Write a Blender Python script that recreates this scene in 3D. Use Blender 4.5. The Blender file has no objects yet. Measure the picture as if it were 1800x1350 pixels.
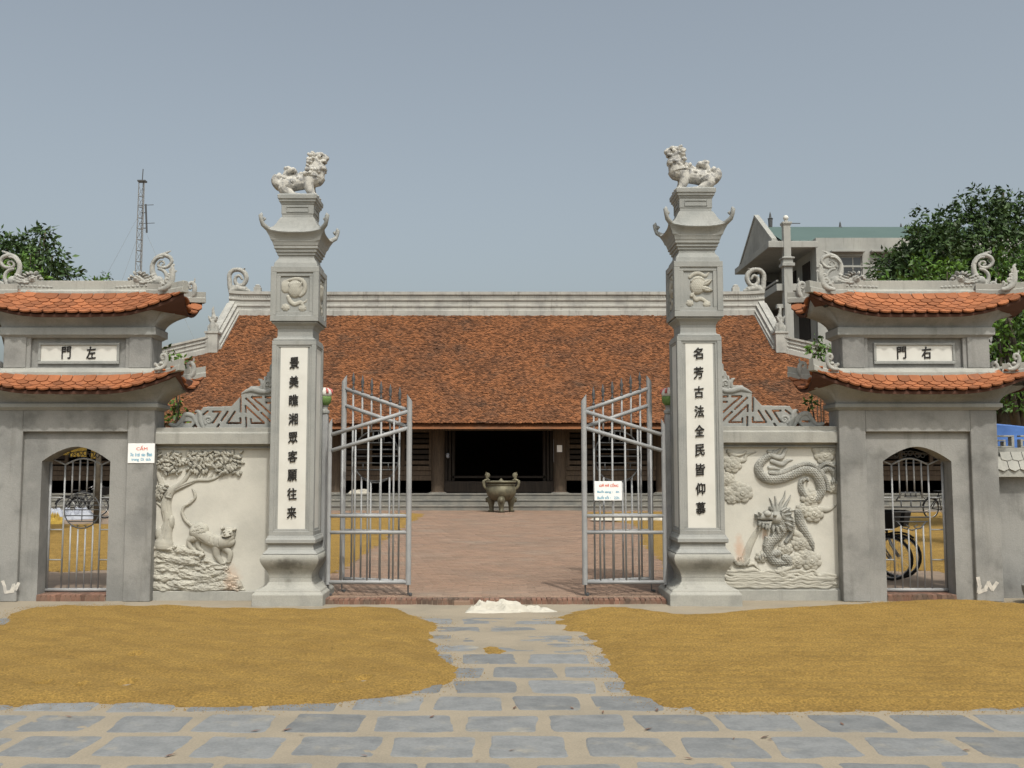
import bpy, bmesh, math, random
import numpy as np
from mathutils import Vector, Matrix
random.seed(7)
rng = np.random.default_rng(7)
scene = bpy.context.scene
COL = scene.collection
rad = math.radians

# ---------------------------------------------------------------- camera
F, PX, PY, CAMH = 1750.0, 873.0, 675.0, 1.74        # focal length and optical axis in photo pixels, eye height
TH = math.atan(147 / 1750)
cam = bpy.data.cameras.new('camera')
cam.sensor_fit = 'HORIZONTAL'; cam.sensor_width = 36; cam.lens = 36 * F / 1800
cam.shift_x = 27 / 1800
cam.clip_start = .1; cam.clip_end = 3000
camo = bpy.data.objects.new('camera', cam); COL.objects.link(camo)
camo.location = (0, 0, CAMH); camo.rotation_euler = (math.pi / 2 + TH, 0, 0)
scene.camera = camo

# ---------------------------------------------------------------- sky, sun, exposure
SUN_EL, SUN_AZ = rad(57), rad(163)                  # azimuth clockwise from +Y: behind the camera, a little to the right
world = bpy.data.worlds.new('World'); scene.world = world; world.use_nodes = True
nt = world.node_tree; nt.nodes.clear()
sky = nt.nodes.new('ShaderNodeTexSky'); sky.sky_type = 'NISHITA'; sky.sun_disc = False
sky.sun_elevation = SUN_EL; sky.sun_rotation = SUN_AZ
sky.air_density = 1.0; sky.dust_density = 6.0; sky.ozone_density = 1.5; sky.altitude = 0
hs = nt.nodes.new('ShaderNodeHueSaturation'); hs.inputs['Saturation'].default_value = .54; hs.inputs['Value'].default_value = 1.0
bg = nt.nodes.new('ShaderNodeBackground'); bg.inputs['Strength'].default_value = .15
out = nt.nodes.new('ShaderNodeOutputWorld')
tn = nt.nodes.new('ShaderNodeMix'); tn.data_type = 'RGBA'; tn.blend_type = 'MULTIPLY'; tn.inputs[0].default_value = 1; tn.inputs[7].default_value = (1.04, 1.07, 1.01, 1)
nt.links.new(sky.outputs[0], hs.inputs['Color']); nt.links.new(hs.outputs[0], tn.inputs[6]); nt.links.new(tn.outputs[2], bg.inputs['Color']); nt.links.new(bg.outputs[0], out.inputs[0])
sl = bpy.data.lights.new('sun', 'SUN'); sl.energy = 2.5; sl.angle = rad(1.4); sl.color = (1, .955, .87)
slo = bpy.data.objects.new('sun', sl); COL.objects.link(slo)
SUNV = Vector((math.sin(SUN_AZ) * math.cos(SUN_EL), math.cos(SUN_AZ) * math.cos(SUN_EL), math.sin(SUN_EL)))
slo.rotation_euler = (-SUNV).to_track_quat('-Z', 'Y').to_euler(); slo.location = (10, -20, 30)
vs = scene.view_settings
vs.view_transform = 'Standard'; vs.look = 'None'; vs.exposure = 0.03; vs.gamma = 1; vs.use_curve_mapping = False
scene.cycles.max_bounces = 6; scene.cycles.diffuse_bounces = 3; scene.cycles.glossy_bounces = 2
scene.cycles.use_denoising = True

# ---------------------------------------------------------------- photo measurements -> places in the world
CT, ST = math.cos(TH), math.sin(TH)
def P(px, py, Y):
    a, b = (px - PX) / F, (PY - py) / F
    t = Y / (CT - b * ST)
    return Vector((a * t, Y, CAMH + t * (ST + b * CT)))
def Zp(py, Y): return P(PX, py, Y).z
def G(px, py, z=0.0):                                # point of the horizontal plane z
    a, b = (px - PX) / F, (PY - py) / F
    t = (z - CAMH) / (ST + b * CT)
    return Vector((a * t, t * (CT - b * ST), z))
def proj(v):
    dz = v[2] - CAMH
    f = v[1] * CT + dz * ST; u = -v[1] * ST + dz * CT
    return PX + F * v[0] / f, PY - F * u / f

# ---------------------------------------------------------------- helpers: objects
def tag(o, label=None, cat=None, group=None, kind=None):
    if label: o['label'] = label
    if cat: o['category'] = cat
    if group: o['group'] = group
    if kind: o['kind'] = kind
    return o
WINV = {}
def thing(name, label, cat, loc=(0, 0, 0), rz=0.0, group=None, world=False):   # world: its parts are given in world coordinates
    o = bpy.data.objects.new(name, None); COL.objects.link(o)
    o.location = loc; o.rotation_euler = (0, 0, rz); o.empty_display_size = .2
    if world: WINV[o.name] = Matrix.Translation(Vector(loc)).inverted()
    return tag(o, label, cat, group)
def link(name, me, parent=None, M=None):
    o = bpy.data.objects.new(name, me); COL.objects.link(o)
    if parent:
        o.parent = parent
        if parent.name in WINV: o.matrix_parent_inverse = WINV[parent.name]
    if M is not None: o.matrix_basis = M
    return o
def copy_tree(o, parent=None):
    c = o.copy(); COL.objects.link(c)
    if parent: c.parent = parent
    for ch in list(o.children): copy_tree(ch, c)
    return c

class MB:
    def __init__(s): s.v = []; s.f = []
    def add(s, vs, fs):
        n = len(s.v); s.v += [tuple(p) for p in vs]; s.f += [tuple(i + n for i in f) for f in fs]; return s
    def box(s, x0, x1, y0, y1, z0, z1):
        return s.add([(x0, y0, z0), (x1, y0, z0), (x1, y1, z0), (x0, y1, z0), (x0, y0, z1), (x1, y0, z1), (x1, y1, z1), (x0, y1, z1)],
                     [(3, 2, 1, 0), (4, 5, 6, 7), (0, 1, 5, 4), (1, 2, 6, 5), (2, 3, 7, 6), (3, 0, 4, 7)])
    def rings(s, rs, cap=True, closed=True):
        n = len(rs[0]); vs = [p for r in rs for p in r]; fs = []
        for i in range(len(rs) - 1):
            for j in range(n if closed else n - 1):
                k = (j + 1) % n
                fs.append((i * n + j, i * n + k, (i + 1) * n + k, (i + 1) * n + j))
        if cap and closed:
            fs.append(tuple(range(n - 1, -1, -1))); fs.append(tuple((len(rs) - 1) * n + j for j in range(n)))
        return s.add(vs, fs)
    def sq(s, cx, cy, prof):                        # square lathe: prof = (half width x, half width y, z)
        return s.rings([[(cx - a, cy - b, z), (cx + a, cy - b, z), (cx + a, cy + b, z), (cx - a, cy + b, z)] for a, b, z in prof])
    def lathe(s, cx, cy, prof, n=20):
        return s.rings([[(cx + r * math.cos(2 * math.pi * j / n), cy + r * math.sin(2 * math.pi * j / n), z) for j in range(n)] for r, z in prof])
    def tube(s, pts, r, n=8, cap=True):
        pts = [Vector(p) for p in pts]; m = len(pts)
        r = r if hasattr(r, '__len__') else [r] * m
        rs = []; up = None
        for i, p in enumerate(pts):
            t = (pts[min(i + 1, m - 1)] - pts[max(i - 1, 0)]).normalized()
            if up is None:
                up = Vector((0, 0, 1)) if abs(t.z) < .9 else Vector((0, 1, 0))
            a = t.cross(up).normalized(); b = a.cross(t).normalized(); up = b
            rs.append([p + (a * math.cos(2 * math.pi * j / n) + b * math.sin(2 * math.pi * j / n)) * r[i] for j in range(n)])
        return s.rings(rs, cap)
    def sweep(s, path, prof, outs, cap=True):       # profile of (out, up) points; outs = the horizontal direction at each path point
        rs = [[Vector(p) + Vector(o) * a + Vector((0, 0, b)) for a, b in prof] for p, o in zip(path, outs)]
        return s.rings(rs, cap)
    def prism(s, poly, y0, y1):                     # polygon in (x, z), extruded along y
        n = len(poly)
        return s.rings([[(x, y0, z) for x, z in poly], [(x, y1, z) for x, z in poly]])
    def build(s, name, m, parent=None, smooth=False, bevel=0.0, seg=1, fix=True):
        me = bpy.data.meshes.new(name); me.from_pydata(s.v, [], s.f)
        if fix:
            bm = bmesh.new(); bm.from_mesh(me); bmesh.ops.recalc_face_normals(bm, faces=bm.faces); bm.to_mesh(me); bm.free()
        if m is not None: me.materials.append(m)
        if smooth: me.shade_smooth()
        o = link(name, me, parent)
        if bevel:
            b = o.modifiers.new('bevel', 'BEVEL'); b.width = bevel; b.segments = seg; b.limit_method = 'ANGLE'; b.angle_limit = rad(40)
        return o

def np_mesh(name, V, faces, m, parent=None, smooth=False):
    """V (n,3); faces: list of (k,q) int arrays of equal-size polygons"""
    me = bpy.data.meshes.new(name)
    V = np.asarray(V, dtype=np.float32)
    me.vertices.add(len(V)); me.vertices.foreach_set('co', V.ravel())
    nl = sum(f.size for f in faces); npol = sum(len(f) for f in faces)
    me.loops.add(nl); me.polygons.add(npol)
    idx = np.concatenate([f.ravel() for f in faces]).astype(np.int32)
    tot = np.concatenate([np.full(len(f), f.shape[1]) for f in faces]).astype(np.int32)
    st = np.concatenate([[0], np.cumsum(tot)[:-1]]).astype(np.int32)
    me.loops.foreach_set('vertex_index', idx)
    me.polygons.foreach_set('loop_start', st)
    me.update(calc_edges=True); me.validate()
    if m is not None: me.materials.append(m)
    if smooth: me.shade_smooth()
    return link(name, me, parent)

def vnoise(x, y, seed=0):
    x = np.asarray(x, float); y = np.asarray(y, float)
    xi = np.floor(x).astype(np.int64); yi = np.floor(y).astype(np.int64); fx = x - xi; fy = y - yi
    fx = fx * fx * (3 - 2 * fx); fy = fy * fy * (3 - 2 * fy)
    def h(a, b):
        n = (a * 374761393 + b * 668265263 + seed * 1442695041) & 0x7fffffff
        n = ((n ^ (n >> 13)) * 1274126177) & 0x7fffffff
        return ((n ^ (n >> 16)) & 0xffff) / 65535.0
    return (h(xi, yi) * (1 - fx) + h(xi + 1, yi) * fx) * (1 - fy) + (h(xi, yi + 1) * (1 - fx) + h(xi + 1, yi + 1) * fx) * fy
def fbm(x, y, seed=0, o=4):
    x = np.asarray(x, float); y = np.asarray(y, float); r = 0; a = .5
    for i in range(o): r = r + a * vnoise(x * 2 ** i, y * 2 ** i, seed + i); a *= .5
    return r

# ---------------------------------------------------------------- materials
def mat(name, col, col2=None, scale=2.0, lo=.35, hi=.7, rough=.85, bump=0.0, bscale=40, stain=None, island=0.0, rnd=0.0, fine=0.0, streak=0.0,
        fscale=60, metal=0.0, spec=.3, squash=None, spots=(), edge=None):
    m = bpy.data.materials.new(name); m.use_nodes = True; t = m.node_tree; t.nodes.clear(); N = t.nodes.new; L = t.links.new
    o = N('ShaderNodeOutputMaterial'); b = N('ShaderNodeBsdfPrincipled'); L(b.outputs[0], o.inputs[0])
    b.inputs['Roughness'].default_value = rough; b.inputs['Metallic'].default_value = metal
    b.inputs['Specular IOR Level'].default_value = spec
    g = N('ShaderNodeNewGeometry'); pos = g.outputs['Position']
    if squash:
        mp = N('ShaderNodeVectorMath'); mp.operation = 'MULTIPLY'; mp.inputs[1].default_value = squash; L(pos, mp.inputs[0]); pos2 = mp.outputs[0]
    else: pos2 = pos
    def noise(sc, det=5, p=None, r=.6):
        n = N('ShaderNodeTexNoise'); n.inputs['Scale'].default_value = sc; n.inputs['Detail'].default_value = det; n.inputs['Roughness'].default_value = r
        L(p or pos, n.inputs['Vector']); return n.outputs['Fac']
    def ramp(fac, a, c):
        r = N('ShaderNodeMapRange'); r.inputs['From Min'].default_value = a; r.inputs['From Max'].default_value = c; r.interpolation_type = 'SMOOTHSTEP'
        L(fac, r.inputs['Value']); return r.outputs[0]
    def mix(fac, a, c, mode='MIX'):
        x = N('ShaderNodeMix'); x.data_type = 'RGBA'; x.blend_type = mode
        for s, k in ((0, fac), (6, a), (7, c)):
            if hasattr(k, 'is_linked') or isinstance(k, bpy.types.NodeSocket): L(k, x.inputs[s])
            elif s == 0: x.inputs[0].default_value = k
            else: x.inputs[s].default_value = (*k, 1)
        return x.outputs[2]
    c = N('ShaderNodeRGB'); c.outputs[0].default_value = (*col, 1); c = c.outputs[0]
    if col2: c = mix(ramp(noise(scale, 6, pos2), lo, hi), c, col2)
    if stain:                                        # (colour, scale, lo, hi, strength)
        r = ramp(noise(stain[1], 4), stain[2], stain[3])
        mm = N('ShaderNodeMath'); mm.operation = 'MULTIPLY'; mm.inputs[1].default_value = stain[4]; L(r, mm.inputs[0])
        c = mix(mm.outputs[0], c, stain[0])
    if streak:                                       # rain streaks running down the face
        mp = N('ShaderNodeVectorMath'); mp.operation = 'MULTIPLY'; mp.inputs[1].default_value = (7, 7, .55); L(pos, mp.inputs[0])
        r = ramp(noise(1.0, 5, mp.outputs[0], .65), .52, .72)
        mm = N('ShaderNodeMath'); mm.operation = 'MULTIPLY'; mm.inputs[1].default_value = streak; L(r, mm.inputs[0])
        c = mix(mm.outputs[0], c, (.125, .122, .11))
    for (sp, sr, scol, sk) in spots:                 # a stain of its own place: centre, radii, colour, strength
        vm = N('ShaderNodeVectorMath'); vm.operation = 'SUBTRACT'; L(pos, vm.inputs[0]); vm.inputs[1].default_value = sp
        vd = N('ShaderNodeVectorMath'); vd.operation = 'DIVIDE'; L(vm.outputs[0], vd.inputs[0]); vd.inputs[1].default_value = sr
        ln = N('ShaderNodeVectorMath'); ln.operation = 'LENGTH'; L(vd.outputs[0], ln.inputs[0])
        ad = N('ShaderNodeMath'); ad.operation = 'MULTIPLY_ADD'; L(noise(14, 4), ad.inputs[0]); ad.inputs[1].default_value = 1.3; L(ln.outputs['Value'], ad.inputs[2])
        rr = ramp(ad.outputs[0], 1.7, .75)
        mm = N('ShaderNodeMath'); mm.operation = 'MULTIPLY'; mm.inputs[1].default_value = sk; L(rr, mm.inputs[0])
        c = mix(mm.outputs[0], c, scol)
    if fine:
        r = N('ShaderNodeMapRange'); r.inputs['From Min'].default_value = .3; r.inputs['From Max'].default_value = .7
        r.inputs['To Min'].default_value = 1 - fine; r.inputs['To Max'].default_value = 1 + fine; L(noise(fscale, 3), r.inputs['Value'])
        h = N('ShaderNodeHueSaturation'); L(r.outputs[0], h.inputs['Value']); L(c, h.inputs['Color']); c = h.outputs[0]
    if island or rnd:
        if island: src = g.outputs['Random Per Island']; k = island
        else: src = N('ShaderNodeObjectInfo').outputs['Random']; k = rnd
        r = N('ShaderNodeMapRange'); r.inputs['To Min'].default_value = 1 - k; r.inputs['To Max'].default_value = 1 + k; L(src, r.inputs['Value'])
        h = N('ShaderNodeHueSaturation'); L(r.outputs[0], h.inputs['Value']); L(c, h.inputs['Color']); c = h.outputs[0]
    L(c, b.inputs['Base Color'])
    if bump:
        bp = N('ShaderNodeBump'); bp.inputs['Strength'].default_value = min(1, bump); bp.inputs['Distance'].default_value = .01 * max(1, bump)
        L(noise(bscale, 6), bp.inputs['Height']); L(bp.outputs[0], b.inputs['Normal'])
    return m

M = {}
M['plaster'] = mat('grey_plaster', (.27, .267, .255), (.192, .192, .186), 1.3, .40, .64, .9, .35, 30, stain=((.10, .10, .094), 1.9, .52, .74, .65), fine=.08, streak=.38)
M['pillar'] = mat('pillar_plaster', (.29, .293, .28), (.235, .242, .234), 2.5, .4, .7, .85, .25, 45, fine=.06, streak=.3)
M['pillar_foot'] = mat('pillar_foot_plaster', (.33, .325, .295), (.25, .25, .23), 3, .4, .7, .85, .3, 45, fine=.07, stain=((.10, .095, .08), 4, .58, .75, .6))
M['moulding'] = mat('moulding_plaster', (.335, .33, .302), (.265, .265, .247), 2.2, .4, .7, .9, .25, 40, fine=.06, streak=.3)
M['cream'] = mat('cream_lime_plaster', (.545, .525, .465), (.455, .44, .39), 1.4, .42, .7, .9, .2, 25, stain=((.33, .31, .27), 1.9, .62, .8, .35), fine=.03)
M['relief'] = mat('relief_plaster', (.40, .385, .335), (.31, .30, .265), 5, .35, .7, .9, .3, 70, fine=.06)
M['relief_dark'] = mat('dragon_plaster', (.38, .375, .345), (.26, .26, .24), 5, .35, .7, .9, .3, 70, fine=.08)
M['white'] = mat('white_panel', (.60, .592, .555), (.55, .54, .50), 3, .4, .7, .7, .05, 40)
M['ink'] = mat('black_letter_paint', (.018, .016, .015), rough=.6)
M['tile_new'] = mat('new_clay_tile', (.285, .104, .044), (.235, .088, .04), 5, .35, .7, .85, .3, 60, rnd=.26, fine=.10, stain=((.13, .06, .04), 3.5, .55, .75, .6))
M['tile_old'] = mat('old_clay_tile', (.178, .072, .030), (.125, .055, .027), .8, .38, .66, .9, .2, 30, island=.5, stain=((.055, .042, .032), 1.1, .52, .76, .6))
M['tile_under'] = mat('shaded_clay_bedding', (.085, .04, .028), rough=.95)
M['ridge_white'] = mat('lime_ridge', (.37, .365, .34), (.265, .262, .247), 1.6, .4, .7, .9, .3, 20, fine=.06, streak=.55)
M['ornament'] = mat('ridge_ornament_lime', (.36, .355, .33), (.25, .25, .235), 9, .35, .68, .9, .3, 60, fine=.06)
M['lion'] = mat('lion_lime', (.46, .445, .41), (.20, .20, .20), 16, .42, .66, .85, .3, 60, fine=.06)
M['steel'] = mat('grey_gate_paint', (.30, .305, .31), (.245, .25, .258), 5, .4, .7, .5, .1, 60, fine=.04, spec=.4)
M['iron'] = mat('dark_iron', (.07, .072, .075), rough=.6)
M['stone'] = mat('paving_bluestone', (.19, .196, .198), (.145, .152, .156), 6, .35, .7, .75, .3, 40, rnd=.13, fine=.10, fscale=45, stain=((.30, .27, .21), 3.2, .54, .74, .6))
M['ground'] = mat('sandy_cement_ground', (.275, .236, .178), (.235, .205, .158), 1.6, .38, .68, .95, .35, 50, fine=.10, fscale=70)
M['rice'] = mat('rice_grain', (.275, .172, .043), (.228, .14, .034), 2.0, .35, .7, .95, 2.2, 60, fine=.42, fscale=52, stain=((.16, .10, .025), 9, .56, .72, .45))
M['brick'] = mat('courtyard_brick', (.25, .165, .118), (.215, .15, .112), 1.0, .35, .7, .9, .3, 50, rnd=.13, fine=.08, stain=((.24, .20, .16), .7, .5, .75, .6))
M['brickmix'] = mat('courtyard_brick_field', (.25, .165, .118), (.215, .15, .112), 1.0, .35, .7, .9, .3, 50, island=.13, fine=.08, stain=((.24, .20, .16), .7, .5, .75, .6))
M['kerb'] = mat('weathered_kerb_brick', (.19, .105, .075), (.12, .085, .065), 4, .4, .65, .95, .4, 50, rnd=.3, fine=.1)
M['mast'] = mat('faded_mast_paint', (.2, .2, .2), rough=.7)
M['mortar'] = mat('brick_joint', (.25, .19, .14), (.20, .15, .115), 2, rough=.95)
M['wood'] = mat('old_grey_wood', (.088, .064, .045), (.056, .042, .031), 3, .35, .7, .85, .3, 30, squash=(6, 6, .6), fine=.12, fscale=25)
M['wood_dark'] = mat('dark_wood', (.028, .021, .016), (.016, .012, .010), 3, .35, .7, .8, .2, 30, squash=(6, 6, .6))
M['step'] = mat('grey_stone_step', (.215, .205, .18), (.15, .15, .14), 2.5, .35, .7, .9, .3, 30, fine=.1)
M['bronze'] = mat('weathered_bronze', (.17, .155, .105), (.10, .092, .065), 5, .35, .7, .55, .4, 30, metal=.35)
M['sack'] = mat('white_woven_sack', (.47, .445, .385), (.41, .385, .33), 9, .4, .7, .8, .2, 80)
M['paint'] = mat('white_scrawl_paint', (.55, .52, .47), (.42, .40, .37), 14, .42, .6, .9)
M['sign'] = mat('white_sign', (.82, .82, .82), rough=.5)
M['red'] = mat('sign_red', (.70, .13, .07), rough=.6)
M['blue'] = mat('sign_blue', (.16, .42, .58), rough=.6)
M['leaf_dark'] = mat('dark_leaf', (.046, .085, .022), (.024, .052, .015), .9, .35, .7, .55, island=.5, spec=.35)
M['leaf_light'] = mat('light_leaf', (.085, .165, .018), (.045, .10, .014), .9, .35, .7, .5, island=.5, spec=.35)
M['bark'] = mat('bark', (.09, .075, .055), (.05, .042, .032), 6, rough=.95, bump=.6, bscale=25)
M['bwall'] = mat('pale_building_wall', (.33, .33, .308), (.27, .275, .262), .5, .4, .7, .9, stain=((.2, .2, .19), .35, .5, .75, .6), fine=.04, fscale=3, streak=.4)
M['teal'] = mat('teal_sheet_roof', (.078, .12, .112), (.07, .11, .102), .6, rough=.6)
M['glass'] = mat('dark_glass', (.05, .055, .06), rough=.12, spec=.5)
M['black'] = mat('black_rubber', (.012, .012, .013), rough=.7)
M['chrome'] = mat('dull_chrome', (.4, .4, .4), rough=.35, metal=.9)
M['bluetarp'] = mat('blue_tarp', (.07, .16, .42), (.05, .12, .34), 3, rough=.6)
M['yellow'] = mat('yellow_cloth', (.38, .26, .05), (.3, .2, .04), 5, rough=.8)
M['greytarp'] = mat('grey_tarp', (.36, .38, .43), (.2, .21, .25), 4, rough=.6)
M['pink'] = mat('lotus_pink', (.45, .12, .11), rough=.6)
M['green'] = mat('lotus_green', (.12, .20, .06), rough=.6)
# ================================================================ GROUND
CZ = 0.08                                            # courtyard level
g = MB(); g.add([(-900, -300, 0), (900, -300, 0), (900, 1500, 0), (-900, 1500, 0)], [(0, 1, 2, 3)])
ground = g.build('forecourt_ground', M['ground']); tag(ground, kind='structure')

def poly_sd(x, y, poly):                             # signed distance to a polygon, positive inside
    x = np.asarray(x, float); y = np.asarray(y, float)
    d = np.full(x.shape, 1e9); ins = np.zeros(x.shape, bool); n = len(poly)
    for i in range(n):
        ax, ay = poly[i]; bx, by = poly[(i + 1) % n]
        dx, dy = bx - ax, by - ay; L2 = dx * dx + dy * dy + 1e-12
        t = np.clip(((x - ax) * dx + (y - ay) * dy) / L2, 0, 1)
        d = np.minimum(d, np.hypot(x - ax - t * dx, y - ay - t * dy))
        c = ((ay > y) != (by > y)) & (x < (bx - ax) * (y - ay) / (by - ay + 1e-12) + ax)
        ins ^= c
    return np.where(ins, d, -d)

RICE_L = [(-260, 1100), (0, 1101), (14, 1092), (15, 1080), (60, 1067), (130, 1065), (300, 1064), (400, 1069), (560, 1070), (640, 1066), (700, 1068), (730, 1080),
          (752, 1089), (778, 1098), (772, 1112), (766, 1130), (772, 1152), (800, 1172), (808, 1192), (785, 1203), (740, 1217), (660, 1230), (600, 1236), (480, 1243), (380, 1247), (250, 1238), (100, 1240), (0, 1243), (-260, 1246)]
RICE_R = [(972, 1098), (985, 1083), (1010, 1073), (1050, 1068), (1110, 1069), (1190, 1079), (1250, 1079), (1330, 1071), (1420, 1066), (1550, 1059), (1640, 1054), (1720, 1056), (1800, 1062), (2060, 1068),
          (2060, 1246), (1800, 1247), (1640, 1251), (1500, 1250), (1400, 1252), (1240, 1251), (1160, 1241), (1115, 1226), (1090, 1210), (1096, 1195), (1072, 1178), (1066, 1160), (1052, 1147), (1038, 1128), (1020, 1116), (985, 1110)]
RICE_LW = [tuple(G(*p)[:2]) for p in RICE_L]; RICE_RW = [tuple(G(*p)[:2]) for p in RICE_R]

def rice(name, label, poly, z0, step, height, ridge, seed, group, rough_edge=.075, holes=()):
    xs = [p[0] for p in poly]; ys = [p[1] for p in poly]
    X, Y = np.meshgrid(np.arange(max(min(xs), -9 if step < .06 else -40) - .2, min(max(xs), 9 if step < .06 else 40) + .2, step), np.arange(min(ys) - .2, max(ys) + .2, step))
    d = poly_sd(X, Y, poly) + rough_edge * (fbm(X * 3.5, Y * 3.5, seed) - .5) * 1.6 + rough_edge * .5 * (vnoise(X * 17, Y * 17, seed + 9) - .5)
    h = np.clip(d / .30, 0, 1); h = h * h * (3 - 2 * h)
    lumps = .022 * (fbm(X * 2.2, Y * 2.2, seed + 3) - .45) + .010 * (fbm(X * 8, Y * 8, seed + 5) - .45) + .006 * (vnoise(X * 24, Y * 24, seed + 6) - .5)
    if ridge == 0: w = np.sin((Y + .12 * fbm(X * .7, Y * .7, seed + 1) + .02 * X) * 2 * np.pi / .23) * .008
    else: w = np.sin((X * .55 + Y * .75 + .35 * fbm(X * .8, Y * .8, seed + 1)) * 2 * np.pi / .36) * .0085
    Z = z0 - .02 + .02 * np.clip((d + .12) / .12, 0, 1) ** .7 + h * (height + lumps + w) + .004 * (d > 0) 
    for (hx, hy, hr) in holes:
        Z = Z - .11 * np.clip(1.25 - np.hypot((X - hx) / hr, (Y - hy) / (hr * 1.4)) + .9 * (fbm(X * 12, Y * 12, seed + 8) - .5), 0, 1)
    ok = (d > -.12)
    cell = ok[:-1, :-1] & ok[1:, :-1] & ok[1:, 1:] & ok[:-1, 1:]
    idx = np.arange(X.size).reshape(X.shape)
    q = np.stack([idx[:-1, :-1][cell], idx[:-1, 1:][cell], idx[1:, 1:][cell], idx[1:, :-1][cell]], 1)
    used = np.unique(q); re = np.full(X.size, -1); re[used] = np.arange(len(used))
    V = np.stack([X.ravel(), Y.ravel(), Z.ravel()], 1)[used]
    o = np_mesh(name, V, [re[q]], M['rice'], None, True)
    tag(o, label, 'rice', group, 'stuff')
    return X, Y, d
rice('drying_rice', 'golden rice spread to dry before the tiger relief wall', RICE_LW, 0.0, .028, .032, 1, 3, 'rice spread to dry on the ground', holes=[(*G(*p)[:2], r_) for p, r_ in (((222, 1207), .06), ((76, 1206), .05), ((640, 1199), .05), ((238, 1156), .05), ((590, 1206), .05), ((145, 1211), .04))])
rice('drying_rice', 'golden rice spread to dry before the dragon relief wall', RICE_RW, 0.0, .028, .034, 0, 23, 'rice spread to dry on the ground')
# loose grains scattered past the edges of the two spreads
def grains():
    V = []; Fq = []; n = 0
    for poly in (RICE_LW, RICE_RW):
        for i in range(len(poly)):
            a = Vector(poly[i]); b = Vector(poly[(i + 1) % len(poly)])
            if abs(a.x) > 7 and abs(b.x) > 7: continue
            for k in range(int((b - a).length * 260)):
                p = a.lerp(b, random.random()) + Vector((random.gauss(0, .11), random.gauss(0, .09)))
                an = random.random() * math.pi; c, s = math.cos(an) * .006, math.sin(an) * .006
                z = .004
                V += [(p.x - c, p.y - s, z + .001), (p.x + s * .35, p.y - c * .35, z), (p.x + c, p.y + s, z + .001), (p.x, p.y, z + .006), (p.x - s * .35, p.y + c * .35, z)]
                Fq += [(n, n + 1, n + 3), (n + 1, n + 2, n + 3), (n + 2, n + 4, n + 3), (n + 4, n, n + 3)]; n += 5
    o = np_mesh('scattered_grain', V, [np.array(Fq)], M['rice']); tag(o, 'loose rice grains strewn round the edges of the two spreads', 'rice', None, 'stuff')
grains()

# ---- paving stones, every one its own piece, in rows parallel to the wall
def stone_mesh(k):
    r = random.Random(100 + k); w, d = .262, .243; pts = []
    for (sx, sy) in ((1, -1), (1, 1), (-1, 1), (-1, -1)):
        c = [r.uniform(.015, .07) for _ in range(2)]
        cx, cy = sx * (w + r.uniform(-.03, .02)), sy * (d + r.uniform(-.035, .015))
        a = (cx - sx * c[0], cy); b = (cx, cy - sy * c[1]); m = (cx - sx * c[0] * .3, cy - sy * c[1] * .3)
        e = [b, m, a] if sx * sy < 0 else [a, m, b]
        if sx * sy < 0: e = [a, m, b]
        else: e = [b, m, a]
        pts += e
    pts.sort(key=lambda p: math.atan2(p[1], p[0]))
    # midpoints, slightly wavy
    out = []
    for i, p in enumerate(pts):
        q = pts[(i + 1) % len(pts)]; out.append(p)
        if math.hypot(q[0] - p[0], q[1] - p[1]) > .15:
            for t in (.33, .66):
                x, y = p[0] + (q[0] - p[0]) * t, p[1] + (q[1] - p[1]) * t
                s = 1 + r.uniform(-.035, .03); out.append((x * s, y * s))
    b = MB(); n = len(out)
    b.rings([[(x, y, -.03) for x, y in out], [(x, y, -.001) for x, y in out], [(x * .94, y * .93, .0040 + r.uniform(-.001, .001)) for x, y in out], [(x * .6, y * .6, .0056) for x, y in out]])
    me = bpy.data.meshes.new('paving_stone'); me.from_pydata(b.v, [], b.f); me.materials.append(M['stone'])
    return me
SM = [stone_mesh(k) for k in range(10)]
row0 = 6.96
offs = {0: 878.6, 1: 827.6 + 141, 2: 857.8, 3: 922, 4: 864}
base_x = {}
def rowx(k, Y):
    px = {-3: 905, -2: 1010, -1: 925.7, 0: 878.6, 1: 827.6, 2: 857.8, 3: 922, 4: 864, 5: 905, 6: 858, 7: 900, 8: 850}.get(k, 870 + (k % 2) * 40)
    return (px - PX) / F * Y * 1.015
nst = 0
for k in range(-3, 10):
    Y = row0 + .568 * k
    x0 = rowx(k, Y); lim = (Y + 1.2) * 1000 / F
    for i in range(-14, 15):
        x = x0 + .597 * i + random.uniform(-.025, .025); y = Y + random.uniform(-.02, .02)
        if abs(x) > lim + .3: continue
        sd = max(float(poly_sd([x], [y], RICE_LW)[0]), float(poly_sd([x], [y], RICE_RW)[0]))
        if sd > .42: continue
        if k >= 9 : continue
        Mx = Matrix.Translation((x, y, random.uniform(-.0015, .001))) @ Matrix.Rotation(random.choice((0, math.pi)) + random.uniform(-.025, .025), 4, 'Z') @ Matrix.Diagonal((random.uniform(.93, 1.06), random.uniform(.92, 1.06), 1, 1))
        link('paving_stone', random.choice(SM), ground, Mx); nst += 1
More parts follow.
